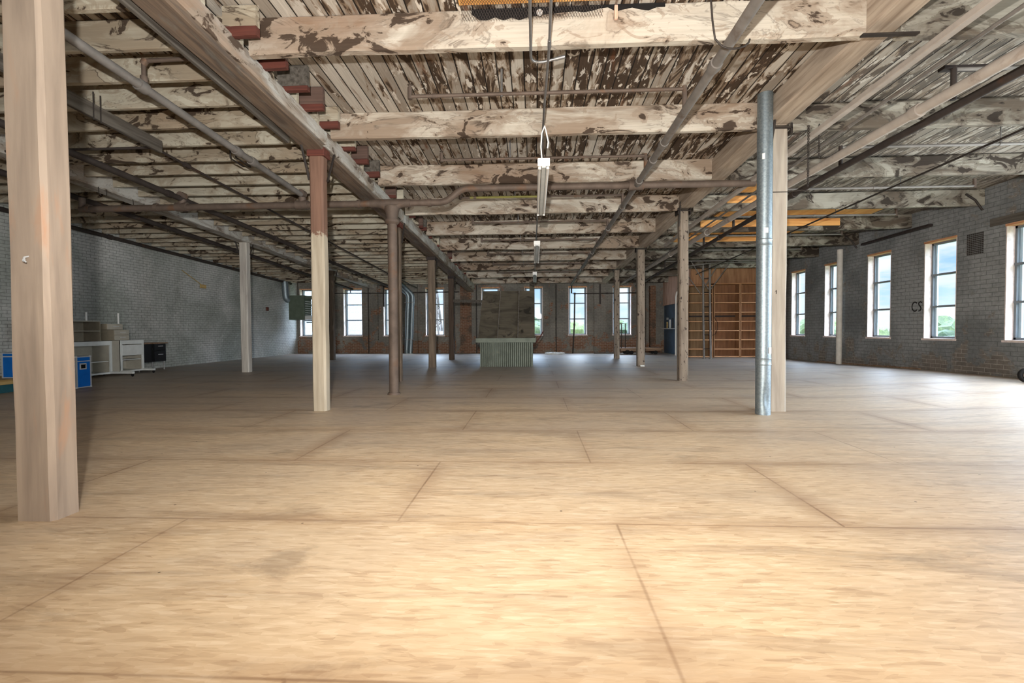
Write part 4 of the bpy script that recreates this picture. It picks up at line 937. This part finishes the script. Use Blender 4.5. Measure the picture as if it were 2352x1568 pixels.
# white post by the right wall
t = thing('white_post', 'round off-white post standing close to the right wall', 'post', (8.80, 14.25, zfloor(8.8, 14.25)))
MB().cyl((8.80, 14.25, zfloor(8.8, 14.25)), (8.80, 14.25, zbeam(13.8)-.03), .075, 20).build('shaft', WHITEP, t, None, True)
# baseboard strip along the right wall
m = MB()
for k in range(8):
    y0 = 11.5+k*.5; m.box((8.90, y0, zfloor(8.9, y0)-.03), (8.948, y0+.5, zfloor(8.9, y0+.25)+.03))
tag(m.build('baseboard_right', CARTW), 'low wooden strip at the foot of the right wall', 'baseboard', None, 'structure')
# wheel at the right edge
zf = zfloor(8.3, 8.4)
t = thing('rubber_wheel', 'black rubber wheel standing at the right edge of the floor', 'wheel', (8.36, 8.5, zf))
MB().ring((8.36, 8.5, zf+.13), (.35, 1, 0), .095, .036, 24, 10).build('tyre', BLACKR, t, None, True)
MB().cyl((8.345, 8.46, zf+.13), (8.375, 8.54, zf+.13), .07, 18).build('hub', RUST, t, None, True)
# painted letters on the right wall: C S
def stroke(m, pts, w=.028):
    x = XR-.004
    for (a, b), (c, d) in zip(pts, pts[1:]):
        dx, dz = c-a, d-b; l = math.hypot(dx, dz); nx_, nz_ = -dz/l*w/2, dx/l*w/2; ex, ez = dx/l*w*.3, dz/l*w*.3
        P = [(a-ex+nx_, b-ez+nz_), (c+ex+nx_, d+ez+nz_), (c+ex-nx_, d+ez-nz_), (a-ex-nx_, b-ez-nz_)]
        m.add([(x, p, q) for p, q in P]+[(x+.003, p, q) for p, q in P], [(0, 1, 2, 3), (7, 6, 5, 4), (0, 4, 5, 1), (1, 5, 6, 2), (2, 6, 7, 3), (3, 7, 4, 0)])
m = MB(); yc = 11.625      # u runs to the reader's right, that is toward the camera end of the wall
uv = lambda pts: [(yc-u, 1.56+v) for u, v in pts]
stroke(m, uv([(-.075+.085*math.cos(a), .105*math.sin(a)) for a in [math.radians(d) for d in range(50, 311, 20)]]))
stroke(m, uv([(.125, .085), (.09, .105), (.05, .095), (.035, .06), (.055, .025), (.09, -.01), (.105, -.05), (.085, -.09), (.04, -.105)]))
tag(m.build('painted_letters', INK, None, (XR, 11.6, 1.56)), 'black painted letters CS on the dark right wall', 'lettering')
# brush-like stick hung on the left wall
m = MB().tube([(XL+.05, 14.55, 2.98), (XL+.05, 15.4, 2.62)], .012, 6).box((XL+.03, 15.36, 2.50), (XL+.07, 15.62, 2.62), None)
tag(m.build('wall_brush', TANW, None, (XL, 15, 2.8)), 'slanting tan stick fixed high on the left wall', 'stick')
m = MB()
for i in range(9):
    for j in range(12): m.bbox((XR-.006, 10.0+i*.042, 2.55+j*.036), (XR+.001, 10.032+i*.042, 2.578+j*.036), .003)
tag(m.build('vent_grille', IRON, None, (XR, 10.2, 2.7)), 'dark pitted grille patch high on the right wall between two windows', 'grille')
tag(MB().bbox((XL, 19.3, 1.90), (XL+.06, 19.42, 2.05), .006).build('alarm_box', REDW, None, (XL, 19.4, 2)), 'small red box on the left wall near the heater', 'box')
# hooks under the far-left girder, nails in girder
for i, y in enumerate((7.85, 8.0, 8.55, 8.8)):
    z = zg2(y); m = MB().tube([(-7.37, y, z+.03), (-7.36, y, z-.10), (-7.345, y+.02, z-.125)], .006, 6)
    tag(m.build('iron_hook', IRON, None, (-7.4, y, z)), 'small iron hook under the far-left girder, %s from the camera' % nth(i+1), 'hook', 'girder hooks')

# ------------------------------------------------------------------ outside: ground, trees, white building, tower
m = MB().box((-160, -60, -12.4), (160, 220, -12))
tag(m.build('ground_outside', GRASS), 'grass and treed land below the windows', 'ground', None, 'structure')
def tree(x, y, h, w, k, lb):
    t = thing('tree', lb, 'tree', (x, y, -12), 'trees outside the windows'); rr = random.Random(k*13+5)
    MB().tube([(x, y, -12), (x+.2, y, -12+h*.3), (x, y, -12+h*.6)], [w*.06, w*.045, w*.02], 8).build('trunk', BARK, t, None, True)
    m = MB()
    for i in range(16):
        bm = bmesh.new(); bmesh.ops.create_icosphere(bm, subdivisions=3, radius=1)
        s_ = w*.5*rr.uniform(.38, .62); a = rr.uniform(0, 6.28); q = rr.uniform(.1, .72)*w*.5; zc_ = rr.uniform(.32, .9)
        q *= (1-.6*abs(zc_-.5))
        for v in bm.verts:
            d = 1+.32*noise.noise(v.co*2.3+V((i*5, k*3, 0)))+.22*noise.noise(v.co*6.+V((k, i, 2)))+.12*noise.noise(v.co*14.); v.co *= d
        m.bm(bm, Matrix.Translation((x+q*math.cos(a), y+q*math.sin(a), -12+h*zc_-.08*h)) @ Matrix.Diagonal((s_, s_, s_*.8, 1)))
    m.build('crown', LEAF[k % 3], t, None, True)
tl = [(-2.0, 60, 13.2, 9, 'far end'), (5.5, 66, 13.0, 10, 'far end'), (12.5, 58, 12.6, 9, 'far end'), (18.5, 66, 13.0, 10, 'far end'), (-9, 70, 12.5, 9, 'far end'), (-16, 62, 12.0, 9, 'far end'), (25, 62, 13.0, 10, 'far end'), (9, 80, 13.6, 11, 'far end'), (2, 84, 13.8, 11, 'far end'),(15.5, 82, 13.4, 11, 'far end'),
      (44, 44, 12.6, 11, 'right side'), (52, 64, 13.6, 13, 'right side'), (50, 82, 13.4, 13, 'right side'), (60, 98, 14., 14, 'right side'), (48, 56, 12.4, 10, 'right side'), (58, 74, 13.6, 13, 'right side'), (47, 70, 12.6, 11, 'right side'), (56, 50, 13.4, 12, 'right side'), (66, 110, 14.5, 15, 'right side'), (50, 38, 13., 11, 'right side'), (68, 86, 14.4, 15, 'right side'), (42, 90, 13., 12, 'right side'), (34, 92, 13.2, 12, 'right side')]
for sd in ('far end', 'right side'):
    grp = sorted([(x/y, k, x, y, h, w) for k, (x, y, h, w, q) in enumerate(tl) if q == sd])
    for r, (_, k, x, y, h, w) in enumerate(grp):
        tree(x, y, h+(2.0 if sd == 'far end' else .4), w, k, 'leafy green tree beyond the %s windows, %s from the left' % (sd, nth(r+1)))
m = MB().box((-16.5, 29, -12), (-9.35, 40, 8)); m.box((-9.5, 28.9, -12), (-9.2, 40, 6))
t = m.build('white_building', BR_W, None, (-13, 30, -12)); tag(t, 'white painted building wall outside the left far windows', 'building')
MB().cyl((-9.9, 28.9, -10), (-9.9, 28.9, 7), .07, 10).build('downpipe', GREYP, t, None, True)
t = thing('lattice_tower', 'pale steel lattice tower outside the far window between the columns', 'tower', (-13.5, 62, -12))
m = MB(); zt_ = 9.5; bw = 2.6
cs = [(sx*bw, sy*bw) for sx in (-1, 1) for sy in (-1, 1)]
def lp(cx, cy, z): k = 1-.85*(z+12)/(zt_+12); return (-13.5+cx*k, 62+cy*k, z)
for cx, cy in cs: m.cyl(lp(cx, cy, -12), lp(cx, cy, zt_), .13, 6)
zs = [-12+2.0*i for i in range(11)]
for za, zb in zip(zs, zs[1:]):
    for (a, b) in ((0, 1), (1, 3), (3, 2), (2, 0)):
        m.cyl(lp(*cs[a], za), lp(*cs[b], zb), .07, 5); m.cyl(lp(*cs[b], za), lp(*cs[a], zb), .07, 5); m.cyl(lp(*cs[a], zb), lp(*cs[b], zb), .05, 5)
m.build('lattice', IRON, t)
MB().bbox((-17, 61, .1), (-9, 63, .9), .02).build('walkway', PALEM, t)
m = MB().box((-14.5, 48, -12), (-10.5, 54, -.7)); m.add([(-14.8, 47.8, -.7), (-10.2, 47.8, -.7), (-10.2, 54.2, -.7), (-14.8, 54.2, -.7), (-12.5, 47.8, .2), (-12.5, 54.2, .2)], [(0, 1, 4), (3, 5, 2), (0, 4, 5, 3), (1, 2, 5, 4), (0, 3, 2, 1)])
tag(m.build('brick_building', PINKW, None, (-12.5, 50, -12)), 'small tan building below the lattice tower', 'building')

# ------------------------------------------------------------------ camera
f, psi, th, ro, h = 1099.70683, .0461123962, .0251279383, .00533721690, 1.07538106
fw = V((-math.sin(psi)*math.cos(th), math.cos(psi)*math.cos(th), -math.sin(th))); r0 = V((math.cos(psi), math.sin(psi), 0)); u0 = r0.cross(fw)
rc = r0*math.cos(ro)-u0*math.sin(ro); uc = u0*math.cos(ro)+r0*math.sin(ro)
cd = bpy.data.cameras.new('camera'); co = bpy.data.objects.new('camera', cd); COL.objects.link(co)
M = Matrix((rc, uc, -fw)).transposed().to_4x4(); M.translation = (0, 0, h); co.matrix_world = M
cd.sensor_width = 36.; cd.lens = f/2352*36; cd.clip_start = .05; cd.clip_end = 600; scene.camera = co

# ------------------------------------------------------------------ light
w = bpy.data.worlds.new('sky'); scene.world = w; w.use_nodes = True; nt = w.node_tree; N = nt.nodes; bg = N['Background']
tc = N.new('ShaderNodeTexCoord'); sp = N.new('ShaderNodeSeparateXYZ'); nt.links.new(tc.outputs['Generated'], sp.inputs[0])
def wr(src, stops):
    r = N.new('ShaderNodeValToRGB'); e = r.color_ramp.elements
    while len(e) < len(stops): e.new(.5)
    for i, (p, c) in enumerate(stops): e[i].position = p; e[i].color = (*c, 1)
    nt.links.new(src, r.inputs[0]); return r.outputs[0]
blue = wr(sp.outputs[2], [(0., (.74, .86, .95)), (.05, (.56, .76, .95)), (.14, (.30, .54, .86)), (.5, (.30, .50, .85))])
mpn = N.new('ShaderNodeMapping'); mpn.inputs['Scale'].default_value = (3., 3., 13.); nt.links.new(tc.outputs['Generated'], mpn.inputs[0])
nz = N.new('ShaderNodeTexNoise'); nz.inputs['Scale'].default_value = 2.2; nz.inputs['Detail'].default_value = 8; nz.inputs['Roughness'].default_value = .58; nt.links.new(mpn.outputs[0], nz.inputs['Vector'])
cl = wr(nz.outputs['Fac'], [(.40, (0, 0, 0)), (.60, (1, 1, 1))])
mx = N.new('ShaderNodeMix'); mx.data_type = 'RGBA'; nt.links.new(cl, mx.inputs[0]); nt.links.new(blue, mx.inputs[6]); mx.inputs[7].default_value = (.92, .94, .96, 1)
st = wr(sp.outputs[2], [(.14, (.043,)*3), (.35, (1, 1, 1))])     # bright high sky, paler at the horizon
ml = N.new('ShaderNodeMath'); ml.operation = 'MULTIPLY'; ml.inputs[1].default_value = 44.; nt.links.new(st, ml.inputs[0])
nt.links.new(mx.outputs[2], bg.inputs[0]); nt.links.new(ml.outputs[0], bg.inputs[1])
def light(kind, name, loc, energy, col, **kw):
    d = bpy.data.lights.new(name, kind); d.energy = energy; d.color = col
    rot = kw.pop('rot', None); tgt = kw.pop('tgt', None)
    for k, v in kw.items(): setattr(d, k, v)
    o = bpy.data.objects.new(name, d); COL.objects.link(o); o.location = loc
    if tgt: o.rotation_euler = (V(tgt)-V(loc)).to_track_quat('-Z', 'Y').to_euler()
    return o
light('SUN', 'sun', (0, -20, 40), .6, (1, .95, .86), tgt=(12, 20, 0), angle=.01)
# daylight through the windows of the back wall
for i, (a, b) in enumerate(BACKW):
    light('AREA', 'back_window_daylight', ((a+b)/2, YB-.1, (WS+WT)/2), 45, (1., .985, .96), tgt=((a+b)/2, 20, 1.9), shape='RECTANGLE', size=b-a, size_y=WT-WS)
for i, (a, b) in enumerate(RIGW[5:]):
    light('AREA', 'side_window_daylight', (XR+.1, (a+b)/2, (WS+WT)/2), 225, (.80, .90, 1.), tgt=(-10, (a+b)/2+2, 1.7), shape='RECTANGLE', size=b-a, size_y=WT-WS)
# the photographer's flash just above and left of the lens
fl = light('SPOT', 'camera_flash', (-.12, -.12, 1.58), 800, (1., .985, .955), tgt=(0, 6, 3.9), shadow_soft_size=.04, spot_size=math.radians(150), spot_blend=.9)
light('SPOT', 'near_floor_fill', (.5, -1.2, 2.3), 1250, (1., .84, .67), tgt=(.9, 2.3, 0), shadow_soft_size=.25, spot_size=math.radians(125), spot_blend=1.)  # added warm fill to brighten the near floor, no lamp stands there
fl.data.use_nodes = True; fn = fl.data.node_tree.nodes; lf = fn.new('ShaderNodeLightFalloff'); lf.inputs['Strength'].default_value = 1.; lf.inputs['Smooth'].default_value = 1.
ma = fn.new('ShaderNodeMath'); ma.operation = 'MULTIPLY_ADD'; mb = fn.new('ShaderNodeMath'); mb.operation = 'MULTIPLY'
mb.inputs[1].default_value = 1.3; ma.inputs[1].default_value = .30; LK = fl.data.node_tree.links
LK.new(lf.outputs['Quadratic'], mb.inputs[0]); LK.new(lf.outputs['Linear'], ma.inputs[0]); LK.new(mb.outputs[0], ma.inputs[2]); LK.new(ma.outputs[0], fn['Emission'].inputs['Strength'])
scene.view_settings.view_transform = 'Standard'; scene.view_settings.look = 'None'; scene.view_settings.gamma = 1; scene.view_settings.exposure = -0.52
scene.view_settings.use_curve_mapping = False
scene.cycles.max_bounces = 8; scene.cycles.diffuse_bounces = 5; scene.cycles.glossy_bounces = 3; scene.cycles.transparent_max_bounces = 8; scene.cycles.use_denoising = True
scene.cycles.sample_clamp_indirect = 6.
for o in COL.objects:
    if '_o' in o: del o['_o']
